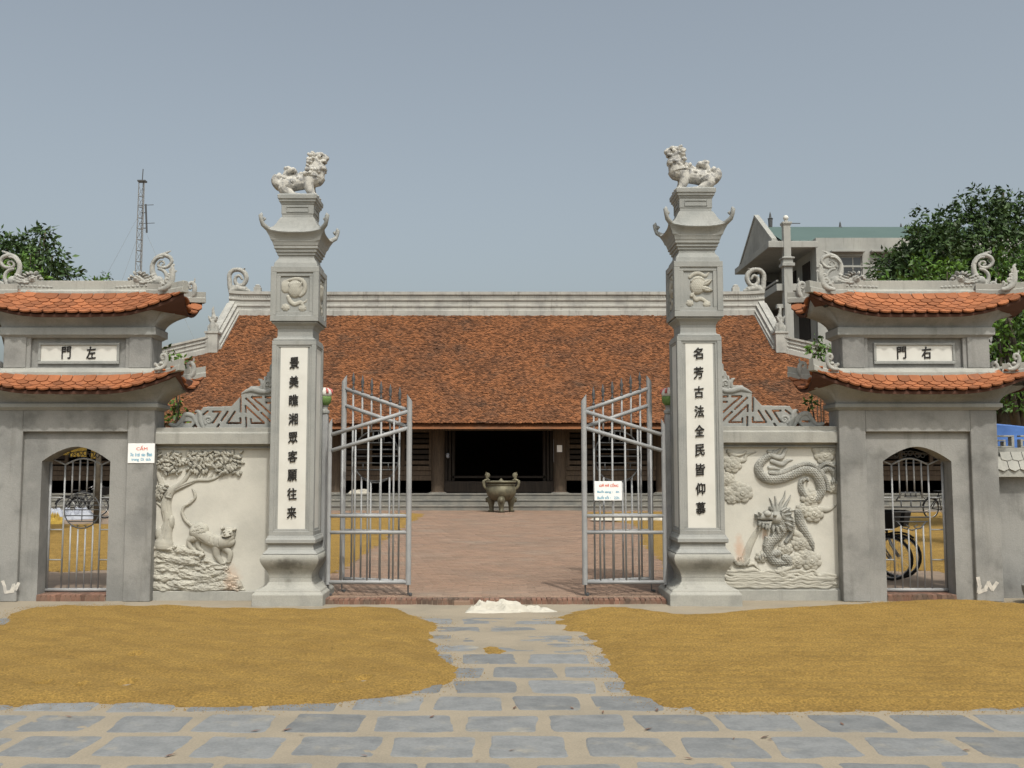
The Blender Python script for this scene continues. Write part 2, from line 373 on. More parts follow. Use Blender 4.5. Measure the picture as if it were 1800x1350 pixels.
# sand blown over the far stones of the path
X, Y = np.meshgrid(np.arange(-4.7, 4.7, .026), np.arange(4.9, 12.95, .026))
amt = np.clip((Y - 8.9) / 1.3, 0, 1)
Z = .0016 + .0045 * (fbm(X * 5, Y * 7, 47) - .47) + .0025 * (vnoise(X * 26, Y * 26, 48) - .5) + amt * .0045 + (.026 * (fbm(X * 1.6, Y * 4.5, 41) - .46) + .008 * (fbm(X * 9, Y * 14, 44) - .48)) * amt + np.clip((Y - 11.9) / .4, 0, 1) * .008
idx = np.arange(X.size).reshape(X.shape)
q = np.stack([idx[:-1, :-1], idx[:-1, 1:], idx[1:, 1:], idx[1:, :-1]], -1).reshape(-1, 4)
o = np_mesh('sand_drift', np.stack([X.ravel(), Y.ravel(), Z.ravel()], 1), [q], M['ground'], None, True)
tag(o, 'pale sand half covering the paving stones of the path', 'sand', None, 'stuff')

# ---- courtyard behind the wall
c = MB(); c.box(-2.24, 2.24, 13.02, 13.4, -.05, CZ - .006); c.box(-6.45, 6.45, 13.4, 13.74, -.05, CZ - .006); c.box(-40, 40, 13.74, 60, -.05, CZ - .006)
court = c.build('courtyard', M['mortar']); tag(court, kind='structure')
bw, bd = .205, .10
def brick_me(w, d, h, name='brick'):
    b = MB(); e = .006
    b.rings([[(-w / 2, -d / 2, -h), (w / 2, -d / 2, -h), (w / 2, d / 2, -h), (-w / 2, d / 2, -h)], [(-w / 2, -d / 2, -e), (w / 2, -d / 2, -e), (w / 2, d / 2, -e), (-w / 2, d / 2, -e)],
             [(-w / 2 + e, -d / 2 + e, 0), (w / 2 - e, -d / 2 + e, 0), (w / 2 - e, d / 2 - e, 0), (-w / 2 + e, d / 2 - e, 0)]])
    me = bpy.data.meshes.new(name); me.from_pydata(b.v, [], b.f); me.materials.append(M['brick']); return me
BR = brick_me(.196, .092, .03); n = 0
field = []
r = 0; y = 13.10
while y < 21.5:
    lim = 2.55 if y < 14.5 else 1.0 + y * .165
    x = -lim - (r % 2) * bw / 2
    while x < lim:
        if n < 255 and abs(x) < 2.35: link('brick', BR, court, Matrix.Translation((x, y, CZ + random.uniform(-.003, .003))) @ Matrix.Rotation(random.uniform(-.02, .02), 4, 'Z')); n += 1
        else: field.append((x, y, CZ + random.uniform(-.003, .003)))
        x += bw
    y += bd; r += 1
while y < 39.0:                                      # farther on only the visible middle
    lim = 1.0 + y * .17; x = -lim - (r % 2) * bw
    while x < lim: field.append((x, y, CZ + random.uniform(-.004, .003))); x += bw * 2
    y += bd * 2; r += 1
fa = np.array(field); far = fa[:, 1] > 21.5
w2 = np.where(far, .196 + bw, .196)[:, None] / 2; d2 = np.where(far, .092 + bd, .092)[:, None] / 2
e = .005
tpl = np.array([(-1, -1, 0), (1, -1, 0), (1, 1, 0), (-1, 1, 0)])
top = np.stack([np.concatenate([fa[:, :1] + tpl[k, 0] * (w2 - e), fa[:, 1:2] + tpl[k, 1] * (d2 - e), fa[:, 2:3]], 1) for k in range(4)], 1)
bot = np.stack([np.concatenate([fa[:, :1] + tpl[k, 0] * w2, fa[:, 1:2] + tpl[k, 1] * d2, fa[:, 2:3] - .012], 1) for k in range(4)], 1)
V = np.concatenate([top, bot], 1).reshape(-1, 3); base = (np.arange(len(fa)) * 8)[:, None]
fq = np.concatenate([base + np.array([[0, 1, 2, 3]])] + [base + np.array([[k, 4 + k, 4 + (k + 1) % 4, (k + 1) % 4]]) for k in range(4)])
o = np_mesh('brick_field', V, [fq], M['brickmix'], court); tag(o, kind='stuff')
# soldier course at the front edge of the main passage, and the two sills of the side gates
st = thing('brick_step', 'low brick kerb across the main gate passage', 'step', (0, 12.86, 0))
b = MB(); b.box(-2.22, 2.22, -.05, .22, -.02, .052); b.build('bed', M['mortar'], st)
BRK = M['brick']; M['brick'] = M['kerb']
KB = brick_me(.058, .19, .085); M['brick'] = BRK
x = -2.17
while x < 2.18:
    link('brick', KB, st, Matrix.Translation((x, .04, .08 + random.uniform(-.004, .003))) @ Matrix.Rotation(random.uniform(-.03, .03), 4, 'Z')); x += .066
# rice drying inside
rice('drying_rice', 'golden rice spread in the courtyard behind the tiger relief wall', [tuple(G(*p, CZ)[:2]) for p in [(748, 903), (720, 920), (690, 940), (640, 975), (578, 1012), (400, 1014), (240, 1010), (195, 1001), (80, 1006), (-60, 1010), (-60, 925), (195, 922), (400, 906)]],
     CZ, .09, .03, 0, 53, 'rice spread to dry on the ground', .28)
rice('drying_rice', 'golden rice spread in the courtyard behind the dragon relief wall', [tuple(G(*p, CZ)[:2]) for p in [(1026, 902), (1170, 900), (1500, 900), (1800, 903), (1860, 1010), (1700, 1012), (1640, 1004), (1300, 1006), (1165, 1002), (1135, 960), (1115, 922), (1040, 911)]],
     CZ, .09, .03, 0, 63, 'rice spread to dry on the ground', .28)
# loose bricks by the sack
for i, (px, py, rz, lab) in enumerate([(812, 1064, .05, 'red brick lying loose against the brick kerb left of the white sack'), (838, 1061, -.1, 'red brick half hidden behind the left end of the white sack')]):
    p = G(px, py); q = MB(); q.box(-.105, .105, -.05, .05, 0, .062)
    o = q.build('loose_brick', M['brick'], None, bevel=.006); o.location = (p.x, p.y, 0); o.rotation_euler = (0, 0, rz); tag(o, lab, 'brick', 'loose bricks by the kerb')

# litter on the stones: dry leaves and chips
b = MB(); r_ = random.Random(8)
for px_, py_ in ((505, 1285), (450, 1287), (900, 1322), (640, 1331), (1005, 1247), (1060, 1254), (1140, 1284), (1355, 1302), (530, 1294), (1155, 1250), (1290, 1301), (300, 1330), (1700, 1321), (905, 1246), (760, 1262), (1480, 1275), (1210, 1336), (840, 1340), (120, 1262), (1345, 1298)):
    p = G(px_, py_); an = r_.uniform(0, 3.1); L = r_.uniform(.018, .045); c_, s_ = math.cos(an), math.sin(an); W2 = L * .28; z0 = .009
    q = [(-L, 0, 0), (-L * .2, -W2, .004), (L, 0, .006), (-L * .2, W2, .003)]
    b.add([(p.x + x * c_ - y * s_, p.y + x * s_ + y * c_, z0 + z) for x, y, z in q], [(0, 1, 2, 3)])
o = b.build('leaf_litter', M['kerb'], None, fix=False); tag(o, 'few dry leaves and chips lying about on the paving stones', 'litter', None, 'stuff')
rice('spilled_rice', 'small patch of spilled rice on the paved path between the two spreads', [tuple(G(*p)[:2]) for p in ((845, 1141), (862, 1138), (893, 1144), (880, 1151), (858, 1150))], .006, .02, .006, 0, 71, 'rice spread to dry on the ground')
# ================================================================ carved work: height fields in the plane of the wall
def crom(pts, n=10):
    pts = [np.array(p, float) for p in pts]
    if len(pts) == 2: return [pts[0] + (pts[1] - pts[0]) * t for t in np.linspace(0, 1, n + 1)]
    P_ = [2 * pts[0] - pts[1]] + pts + [2 * pts[-1] - pts[-2]]; out = []
    for i in range(1, len(P_) - 2):
        for t in np.linspace(0, 1, n, endpoint=False):
            a, b, c, d = P_[i - 1], P_[i], P_[i + 1], P_[i + 2]
            out.append(.5 * (2 * b + (c - a) * t + (2 * a - 5 * b + 4 * c - d) * t * t + (3 * b - a - 3 * c + d) * t ** 3))
    return out + [pts[-1]]
class Relief:
    """height field over a rectangle in units of its own drawing; x to the right, y DOWN"""
    def __init__(s, x0, y0, x1, y1, step):
        s.x0, s.y0, s.st = x0, y0, step
        s.xs = np.arange(x0, x1 + step, step); s.ys = np.arange(y0, y1 + step, step)
        s.X, s.Y = np.meshgrid(s.xs, s.ys); s.H = np.zeros_like(s.X); s.mask = np.ones_like(s.X, bool)
    def win(s, x0, y0, x1, y1):
        i0 = max(0, int((x0 - s.x0) / s.st)); i1 = min(len(s.xs), int((x1 - s.x0) / s.st) + 2)
        j0 = max(0, int((y0 - s.y0) / s.st)); j1 = min(len(s.ys), int((y1 - s.y0) / s.st) + 2)
        return slice(j0, max(j0, j1)), slice(i0, max(i0, i1))
    def put(s, w, h):
        s.H[w] = np.maximum(s.H[w], h)
    def stroke(s, pts, r, h=1.0, base=0.0, n=8, p=.5):
        c = crom(pts, n); r = r if hasattr(r, '__len__') else [r] * len(pts)
        rr = np.interp(np.linspace(0, len(pts) - 1, len(c)), range(len(pts)), r)
        for a, b, ra, rb in zip(c[:-1], c[1:], rr[:-1], rr[1:]):
            m = max(ra, rb) + s.st
            w = s.win(min(a[0], b[0]) - m, min(a[1], b[1]) - m, max(a[0], b[0]) + m, max(a[1], b[1]) + m)
            x, y = s.X[w], s.Y[w]; d = b - a; L2 = d @ d + 1e-9
            t = np.clip(((x - a[0]) * d[0] + (y - a[1]) * d[1]) / L2, 0, 1); rl = ra + (rb - ra) * t
            q = 1 - ((x - a[0] - t * d[0]) ** 2 + (y - a[1] - t * d[1]) ** 2) / (rl * rl + 1e-9)
            s.put(w, np.where(q > 0, base + h * rl * np.maximum(q, 0) ** p, 0))
        return s
    def blob(s, cx, cy, rx, ry, h, ang=0, base=0.0, p=.5):
        m = max(rx, ry) + s.st; w = s.win(cx - m, cy - m, cx + m, cy + m); x, y = s.X[w] - cx, s.Y[w] - cy
        c, n = math.cos(ang), math.sin(ang); u, v = (x * c + y * n) / rx, (-x * n + y * c) / ry; q = 1 - u * u - v * v
        s.put(w, np.where(q > 0, base + h * np.maximum(q, 0) ** p, 0)); return s
    def leaf(s, cx, cy, L, W, ang, h, base=0.0):
        m = L + s.st; w = s.win(cx - m, cy - m, cx + m, cy + m); x, y = s.X[w] - cx, s.Y[w] - cy
        c, n = math.cos(ang), math.sin(ang); u, v = (x * c + y * n) / L, (-x * n + y * c) / W
        hw = np.where((u > 0) & (u < 1), np.sin(np.pi * np.clip(u, 0, 1) ** .8), 0)
        q = 1 - np.abs(v) / (hw + 1e-6)
        s.put(w, np.where((q > 0) & (hw > .02), base + h * (.45 + .55 * np.minimum(1, q * 1.6) - .35 * (np.abs(v) < .12)), 0)); return s
    def spiral(s, cx, cy, r, turns, w, h, dirn=1, a0=0.0, base=0.0, rin=.12):
        n = int(turns * 9) + 3; pts = []; rr = []
        for i in range(n):
            t = i / (n - 1); a = a0 + dirn * turns * 2 * math.pi * t; q = r * (1 - (1 - rin) * t)
            pts.append((cx + q * math.cos(a), cy + q * math.sin(a))); rr.append(w * (1 - .35 * t))
        return s.stroke(pts, rr, h, base, 3)
    def cut(s, pts, w, depth, n=6):
        c = crom(pts, n); D = np.zeros_like(s.H)
        for a, b in zip(c[:-1], c[1:]):
            m = w + s.st; W = s.win(min(a[0], b[0]) - m, min(a[1], b[1]) - m, max(a[0], b[0]) + m, max(a[1], b[1]) + m)
            x, y = s.X[W], s.Y[W]; d = b - a; t = np.clip(((x - a[0]) * d[0] + (y - a[1]) * d[1]) / (d @ d + 1e-9), 0, 1)
            q = 1 - np.hypot(x - a[0] - t * d[0], y - a[1] - t * d[1]) / w
            D[W] = np.maximum(D[W], np.where(q > 0, depth * np.minimum(1, q * 1.7), 0))
        s.H = np.maximum(0, s.H - D); return s
    def cloud(s, cx, cy, r, h, lobes=7, a0=.3):
        for k in range(lobes):
            a = a0 + 2 * math.pi * k / lobes; s.blob(cx + .66 * r * math.cos(a), cy + .58 * r * math.sin(a), .42 * r, .38 * r, h * .62, 0, 0, .35)
        for k in range(6):
            a = a0 + .5 + 2 * math.pi * k / 6; s.blob(cx + .36 * r * math.cos(a), cy + .32 * r * math.sin(a), .32 * r, .29 * r, h * .35, 0, h * .48, .4)
        s.spiral(cx, cy, r * .24, 1.2, r * .09, 1.0, 1, a0, h * .78); s.blob(cx, cy, r * .12, r * .12, h * .3, 0, h * .8)
        return s
    def scales(s, sel, sx, sy, amp):
        row = np.floor(s.Y / sy); xx = s.X / sx + .5 * (row % 2); u = xx - np.floor(xx) - .5; v = s.Y / sy - row
        k = np.clip(1 - (u * u * 3.2 + (v - .1) ** 2 * .9), 0, 1)
        s.H = np.where(sel & (s.H > 0), np.maximum(.01, s.H + amp * (k - .6)), s.H); return s
    def smooth(s, n=1):
        for _ in range(n):
            h = s.H.copy(); h[1:-1, 1:-1] = (s.H[1:-1, 1:-1] * 2 + s.H[:-2, 1:-1] + s.H[2:, 1:-1] + s.H[1:-1, :-2] + s.H[1:-1, 2:]) / 6; s.H = np.where(s.H > 0, h, 0)
        return s
    def fill(s, poly, h, edge=1.0, p=.5):
        d = poly_sd(s.X, s.Y, poly); q = np.clip(d / edge, 0, 1)
        s.H = np.maximum(s.H, np.where(d > 0, h * (1 - (1 - q) ** 2) ** p, 0)); return s
    def mesh(s, name, fn, m, parent, both=False, eps=1e-4, smooth=True):
        ok = s.H > eps
        cell = (ok[:-1, :-1] | ok[1:, :-1] | ok[1:, 1:] | ok[:-1, 1:])
        idx = np.arange(s.X.size).reshape(s.X.shape)
        q = np.stack([idx[:-1, :-1][cell], idx[1:, :-1][cell], idx[1:, 1:][cell], idx[:-1, 1:][cell]], 1)
        used = np.unique(q); re = np.full(s.X.size, -1); re[used] = np.arange(len(used)); q = re[q]
        x, y, h = s.X.ravel()[used], s.Y.ravel()[used], s.H.ravel()[used]
        V = fn(x, y, h); fs = q
        if both:
            V = np.concatenate([V, fn(x, y, -h)]); fs = np.concatenate([q, q[:, ::-1] + len(used)])
        return np_mesh(name, V, [fs], m, parent, smooth)
def wallmap(ox, oy, sc, Y, loc=(0, 0, 0), depth=None, mirror=False):
    """drawing units -> photo pixel -> wall plane at depth Y (front faces -y); mirror about the axis of the site"""
    k = (Y / F) * 1.0
    def fn(x, y, h):
        px, py = ox + x / sc, oy + y / sc
        a, b = (px - PX) / F, (PY - py) / F; t = Y / (CT - b * ST)
        X = a * t
        if mirror: X = -X
        return np.stack([X - loc[0], Y - h / sc * k - loc[1], CAMH + t * (ST + b * CT) - loc[2]], 1)
    return fn
# ================================================================ lettering
def glyph(ch, w, h, m, parent, loc, name='character', bold=.02, depth=.006, wild=0.0):
    """a written character as a thin solid; brush weight comes from slightly shifted copies of its strokes"""
    c = bpy.data.curves.new(name, 'FONT'); c.body = ch; c.resolution_u = 3
    o = bpy.data.objects.new('tmp', c); COL.objects.link(o); bpy.context.view_layer.update()
    me = bpy.data.meshes.new_from_object(o.evaluated_get(bpy.context.evaluated_depsgraph_get()))
    bpy.data.objects.remove(o); bpy.data.curves.remove(c)
    n = len(me.vertices); co = np.empty(n * 3, np.float32); me.vertices.foreach_get('co', co); co = co.reshape(-1, 3)
    lo, hi = co.min(0), co.max(0); q = 1 - 2 * bold; sx = w * q / (hi[0] - lo[0]); sy = h * q / (hi[1] - lo[1])
    x = (co[:, 0] - (lo[0] + hi[0]) / 2) * sx; z = (co[:, 1] - (lo[1] + hi[1]) / 2) * sy
    if wild:                                         # a little brush sway
        sd = ord(ch[0]) % 97
        z = z + wild * h * (x / w) * .9 + wild * h * .5 * (vnoise(x / w * 3, z / h * 3, sd) - .5); x = x + wild * w * .5 * (vnoise(x / w * 3 + 9, z / h * 3, sd + 1) - .5)
    me.vertices.foreach_set('co', np.stack([x, np.zeros(n), z], 1).astype(np.float32).ravel())
    bm = bmesh.new(); src = bmesh.new(); src.from_mesh(me)
    if depth:
        r = bmesh.ops.extrude_face_region(src, geom=list(src.faces)); vs_ = [e for e in r['geom'] if isinstance(e, bmesh.types.BMVert)]
        bmesh.ops.translate(src, verts=vs_, vec=(0, -depth, 0)); bmesh.ops.recalc_face_normals(src, faces=src.faces)
    src.to_mesh(me); src.free()
    for i, (dx, dz) in enumerate(((-1, -.6), (1, .6), (-.9, .7), (.9, -.7), (0, 0)) if bold else ((0, 0),)):
        k = len(bm.verts); bm.from_mesh(me); bm.verts.ensure_lookup_table()
        for v in bm.verts[k:]: v.co.x += dx * bold * w; v.co.z += dz * bold * h; v.co.y -= .0005 * i
    bm.to_mesh(me); bm.free(); me.name = name; me.materials.clear(); me.materials.append(m)
    return link(name, me, parent, Matrix.Translation(loc))

# ================================================================ SIDE GATE TOWERS
YT = 13.15; TX = 5.565; HC = PX - 741                # front plane, distance of their axis from the site's axis, pixel axis of the left tower
def zt(py, Y=YT): return Zp(py, Y)

# one mesh for every clay tile: flat plate with a rounded, slightly pointed nose
def tile_me():
    w, L, th = .0725, .16, .022; o = [(-w, L)]; o += [(-w, .05), (-w * .93, .026), (-w * .62, .009), (0, -.004), (w * .62, .009), (w * .93, .026), (w, .05), (w, L)]
    b = MB(); b.rings([[(x, y, 0) for x, y in o], [(x, y, th) for x, y in o]])
    me = bpy.data.meshes.new('tile'); me.from_pydata(b.v, [], b.f); me.materials.append(M['tile_new']); return me
TILE = tile_me()

DRG = 8.44                                           # drawing scale of the ridge dragon
def dragon_relief():
    R = Relief(80, 170, 960, 790, 6.5)
    R.stroke([(720, 650), (650, 530), (642, 400), (700, 295), (800, 250), (900, 285), (925, 360), (860, 430), (760, 432), (722, 395), (755, 345), (805, 350), (815, 385), (790, 395)], [48, 42, 34, 32, 30, 28, 25, 22, 19, 17, 15, 13, 12, 11], 1.0)
    R.stroke([(765, 250), (850, 212), (908, 186)], [24, 15, 5], .9)
    R.stroke([(735, 458), (800, 478), (845, 530), (858, 600), (835, 660), (800, 720)], [18, 22, 25, 28, 30, 34], .95)
    R.stroke([(660, 370), (720, 300), (800, 285)], [10, 10, 8], 1, 34)
    R.stroke([(740, 640), (640, 640), (560, 645), (470, 640)], [70, 66, 62, 55], .8)
    R.blob(430, 620, 84, 66, 66); R.stroke([(400, 640), (330, 650), (285, 655)], [36, 27, 16], .9); R.blob(305, 612, 27, 24, 50, base=10)
    R.stroke([(275, 690), (330, 688), (410, 690)], [8, 14, 20], 1.0, 6); R.stroke([(258, 672), (300, 676), (352, 690)], [7, 9, 8], 1, 18)
    R.blob(412, 612, 24, 20, 20, base=66); R.blob(412, 614, 9, 9, 8, base=84); R.stroke([(380, 590), (425, 578), (470, 600)], [9, 13, 9], 1.0, 62)
    for (x, y, L, a) in ((470, 560, 90, -.75), (440, 555, 70, -1.2), (500, 575, 95, -.45), (530, 600, 90, -.25), (395, 560, 70, -1.9), (350, 595, 55, -2.2), (540, 640, 90, -.1), (520, 660, 90, .1), (580, 600, 80, -.6), (640, 585, 70, -.7), (460, 670, 110, .15)):
        R.leaf(x, y, L, 17, a, 22, 44)
    for x, y in ((590, 640), (630, 620), (670, 600), (690, 640), (640, 660), (600, 670)): R.blob(x, y, 24, 20, 12, base=52)
    for x, r in ((130, 36), (185, 40), (245, 42), (310, 42), (375, 42), (440, 40), (505, 40), (570, 40), (640, 40)): R.blob(x, 742 - (x - 130) * .05, r, r * .8, 46, base=6)
    R.stroke([(150, 722), (300, 716), (520, 700), (650, 690)], [14, 16, 18, 22], .8, 20)
    R.cut([(250, 702), (330, 704), (410, 702)], 6, 14); R.cut([(360, 610), (372, 640)], 5, 10)
    R.smooth(1); return R
DR = dragon_relief()
def finial_relief():                                 # horn-shaped corner scroll
    R = Relief(850, 360, 1130, 790, 6)
    R.stroke([(880, 770), (960, 750), (1030, 690), (1062, 600), (1070, 510), (1058, 430), (1080, 392)], [30, 40, 46, 42, 34, 24, 12], .75)
    R.stroke([(1095, 505), (1120, 488)], [14, 8], .9)
    for (x, y, r, a) in ((985, 640, 44, .4), (1010, 560, 36, 1.2), (1030, 480, 26, 1.6)):
        R.spiral(x, y, r, 1.2, r * .46, .9, -1, a)
    R.stroke([(900, 720), (905, 670), (890, 650), (880, 668)], [16, 15, 12, 9], .9); R.blob(930, 690, 26, 22, 22)
    R.smooth(1); return R
FN = finial_relief()
def hook_relief():                                   # lower corner scroll with a curled tail towards the middle
    R = Relief(840, 360, 1140, 800, 6)
    R.stroke([(880, 770), (980, 755), (1060, 690), (1090, 600), (1085, 520), (1050, 470), (1000, 480), (985, 530), (1010, 570), (1040, 550)], [32, 42, 42, 40, 36, 32, 29, 25, 20, 15], .8)
    R.stroke([(940, 740), (900, 700), (880, 660), (860, 655), (853, 680), (870, 690)], [22, 20, 17, 14, 11, 8], .9)
    R.stroke([(1060, 480), (1085, 430), (1090, 385)], [20, 13, 5], .9); R.blob(985, 650, 40, 34, 26); R.blob(1010, 528, 13, 13, 20)
    R.smooth(1); return R
HK = hook_relief()

class Roof:
    """hipped roof with swept-up corners; local x about the tower axis"""
    def __init__(s, hw, y0, y1, ze, zc, xt, yt0, yt1, ztop):
        s.hw, s.y0, s.y1, s.ze, s.zc, s.xt, s.yt0, s.yt1, s.zt = hw, y0, y1, ze, zc, xt, yt0, yt1, ztop
        s.ym = (y0 + y1) / 2; s.hd = (y1 - y0) / 2
    def lift(s, u): return max(0.0, (abs(u) - .30) / .70) ** 2.0
    def front(s, u, t):                              # u -1..1, t 0 eave .. 1 top
        e = Vector((u * s.hw, s.y0 + .03 * (1 - abs(u)), s.ze + (s.zc - s.ze) * s.lift(u)))
        q = Vector((u * s.xt, s.yt0, s.zt)); p = e.lerp(q, t); p.z -= .035 * math.sin(math.pi * t) * (1 - .4 * abs(u)); return p
    def back(s, u, t): p = s.front(u, t); return Vector((p.x, 2 * s.ym - p.y, p.z))
    def rim(s, p, k=.035):                           # the bedding stops short of the tile noses
        return Vector((p.x * (1 - k * .6), s.ym + (p.y - s.ym) * (1 - k * 1.6), p.z))
    def side(s, v, t, sg):                           # v -1 front .. 1 back
        dz = abs(v) ** 2.2
        e = Vector((sg * (s.hw - .05 * (1 - abs(v))), s.ym + v * s.hd, s.ze + .05 + (s.zc - s.ze - .05) * dz))
        q = Vector((sg * s.xt, s.ym + v * (s.yt1 - s.yt0) / 2, s.zt)); p = e.lerp(q, t); p.z -= .03 * math.sin(math.pi * t); return p
    def ring(s, n=40, m=12):
        r = [s.front(-1 + 2 * i / n, 0) for i in range(n)] + [s.side(-1 + 2 * i / m, 0, 1) for i in range(m)]
        r += [s.back(1 - 2 * i / n, 0) for i in range(n)] + [s.side(1 - 2 * i / m, 0, -1) for i in range(m)]
        return r

def tiles_on(fn, half, parent, T, nrow, t0, t1, pitch, skip=lambda x, t: False):
    for r in range(nrow):
        t = t0 + (t1 - t0) * r / max(1, nrow - 1)
        hw = half(t); k = int(hw / pitch) + 1
        for i in range(-k, k + 1):
            x = (i + (.5 if r % 2 else 0)) * pitch
            if abs(x) > hw - pitch * .22: continue
            u = x / hw
            p = fn(u, t); e = .02
            tx = (fn(min(1, u + e), t) - fn(max(-1, u - e), t)).normalized(); ty = (fn(u, min(1, t + e)) - fn(u, max(-.02, t - e))).normalized()
            nz = tx.cross(ty).normalized()
            if nz.z < 0: nz = -nz; tx = -tx
            ty = nz.cross(tx)
            tilt = .10
            ty2 = (ty * math.cos(tilt) - nz * math.sin(tilt)); nz2 = (nz * math.cos(tilt) + ty * math.sin(tilt))
            Mx = Matrix(((tx.x, ty2.x, nz2.x, p.x + T.x), (tx.y, ty2.y, nz2.y, p.y + T.y), (tx.z, ty2.z, nz2.z, p.z + T.z), (0, 0, 0, 1)))
            Mx = Mx @ Matrix.Translation((random.uniform(-.004, .004), random.uniform(-.006, .004), .028 + random.uniform(-.002, .003))) @ Matrix.Rotation(random.uniform(-.035, .035), 4, 'Z')
            o = link('tile', TILE, parent); o.matrix_basis = Mx

def tower(side):
    X0 = side * TX
    lab = ('grey side gate tower left of the tiger relief wall, two tiers of orange tiles' if side < 0 else 'grey side gate tower right of the dragon relief wall, two tiers of orange tiles')
    t = thing('gate_tower', lab, 'gate tower', (X0, 13.34, 0), 0, 'side gate towers', world=True)
    T = Vector((X0, 0, 0)); Yc = 13.34; YB = 13.54
    A = M['plaster']
    hw = 139 / F * YT; rw = 92 / F * YT; yr = YT + .065           # wall and recess half widths
    zr = zt(759); zw = zt(714)
    # arch outline (half width a at the recess plane)
    a = .453; zs = Zp(811, yr); za = Zp(785, yr)
    arch = [(-a + 2 * a * k / 20, zs + (za - zs) * (1 - abs(1 - k / 10) ** 1.75)) for k in range(21)]
    b = MB()
    for sx in (-1, 1):
        x0, x1 = sorted((sx * hw, sx * rw)); b.box(X0 + x0, X0 + x1, YT, YB, 0, zw)
    b.box(X0 - rw, X0 + rw, YT, YB, zr, zw)
    b.build('wall', A, t, bevel=.008)
    b = MB()                                         # recessed field with its arched opening
    for sx in (-1, 1):
        x0, x1 = sorted((sx * rw, sx * a)); b.box(X0 + x0, X0 + x1, yr, YB - .004, 0, zs)
    top = [(-rw, zs)] + arch + [(rw, zs), (rw, zr), (-rw, zr)]
    n = len(arch)
    for k in range(n - 1):                           # strips between the arch and the top of the field
        (xa, z1), (xb, z2) = arch[k], arch[k + 1]
        b.rings([[(X0 + xa, yr, z1), (X0 + xb, yr, z2), (X0 + xb, yr, zr), (X0 + xa, yr, zr)], [(X0 + xa, YB - .004, z1), (X0 + xb, YB - .004, z2), (X0 + xb, YB - .004, zr), (X0 + xa, YB - .004, zr)]])
    for sx in (-1, 1):
        x0, x1 = sorted((sx * rw, sx * a)); b.box(X0 + x0, X0 + x1, yr, YB - .004, zs, zr)
    b.build('recessed_field', A, t)
    # sill with soldier bricks
    b = MB(); b.box(X0 - a + .002, X0 + a - .002, yr - .02, YB + .1, -.02, .055); sill = b.build('sill', M['mortar'], t)
    for k in range(14): link('brick', KB, sill, Matrix.Translation((X0 - a + .035 + k * .064, yr + .07, .085)) )
    b = MB(); b.box(X0 - a + .002, X0 + a - .002, yr + .168, YB + .1, .055, .084); b.build('sill_top', M['kerb'], t)
    # mouldings under both roofs
    for (py0, py1, h2, d0) in ((717, 710, hw, 0), (590, 577, 131 / F * YT, 0)):
        z0, z1 = zt(py0), zt(py1); b = MB()
        b.sq(X0, Yc, [(h2 + .012, .19 + .012, z0 - .03), (h2 + .045, .19 + .045, z0), (h2 + .06, .19 + .06, z0 + .004), (h2 + .06, .19 + .06, z1), (h2 + .035, .19 + .035, z1 + .012)])
        b.build('moulding', M['pillar'], t, bevel=.004)
    hu = 131 / F * YT
    R1 = Roof(1.49, 12.83, 13.85, Zp(688, 12.83), Zp(651, 12.83), 1.10, 13.06, 13.62, Zp(660, 13.06))
    R2 = Roof(1.487, 12.90, 13.78, Zp(552, 12.90), Zp(514, 12.90), .885, 13.25, 13.43, Zp(519, 13.25))
    for R, hx, zb, name in ((R1, hw, zt(711), 'lower_cove'), (R2, hu, zt(578), 'upper_cove')):
        ring = R.ring(); rs = []
        for k in range(9):
            q = k / 8; c = []
            for p in ring:
                bx = max(-hx - .03, min(hx + .03, p.x)); by = max(Yc - .21, min(Yc + .21, p.y))
                s1 = 1 - math.cos(q * math.pi / 2); s2 = math.sin(q * math.pi / 2) * .25 + .75 * q
                c.append((X0 + bx + (p.x * .965 - bx) * s1, by + (R.ym + (p.y - R.ym) * .92 - by) * s1, zb + (p.z - .012 - zb) * s2))
            rs.append(c)
        b = MB(); b.rings(rs); b.build(name, A, t, smooth=True, fix=True)
    # roof bodies, their tiles, hips and ridges
    for R, nr, sr, nm in ((R1, 4, 3, 'lower_roof'), (R2, 6, 4, 'upper_roof')):
        b = MB()
        def grid(fn, nu, ntt):
            b.rings([[tuple(R.rim(fn(-1 + 2 * i / nu, k / ntt), .035 * (1 - k / ntt)) + T) for i in range(nu + 1)] for k in range(ntt + 1)], cap=False, closed=False)
        grid(R.front, 36, 4); grid(R.back, 36, 4)
        for sg in (-1, 1): grid(lambda v, q: R.side(v, q, sg), 10, 4)
        ring = [R.rim(p) for p in R.ring()]; b.rings([[tuple(p + T + Vector((0, 0, -.03))) for p in ring], [tuple(p + T + Vector((0, 0, .004))) for p in ring]])
        roof = b.build(nm, M['tile_under'], t, fix=False)
        tiles_on(R.front, lambda q: R.hw + (R.xt - R.hw) * q, roof, T, nr, -.035, .60 if R is R1 else .74, .156)
        for sg in (-1, 1):
            tiles_on(lambda v, q: R.side(v, q, sg), lambda q: R.hd + ((R.yt1 - R.yt0) / 2 - R.hd) * q, roof, T, sr, -.01, .66, .156)
        # hips: thick plaster bands riding the corners, and the ridge
        sec = lambda w, h: [(-w, -.02), (-w, h * .35), (-w * .72, h * .4), (-w * .72, h), (w * .72, h), (w * .72, h * .4), (w, h * .35), (w, -.02)]
        for sx in (-1, 1):
            for fb in (R.front, R.back):
                path = [fb(sx * 1.0, k / 10) + T + Vector((0, 0, .02)) for k in range(0, 11)]
                tl = [(path[min(i + 1, 10)] - path[max(0, i - 1)]) for i in range(11)]
                outs = [Vector((-d.y, d.x, 0)).normalized() for d in tl]
                b = MB(); b.sweep(path, sec(.055, .135), outs); b.build('hip', M['moulding'], roof, bevel=.004)
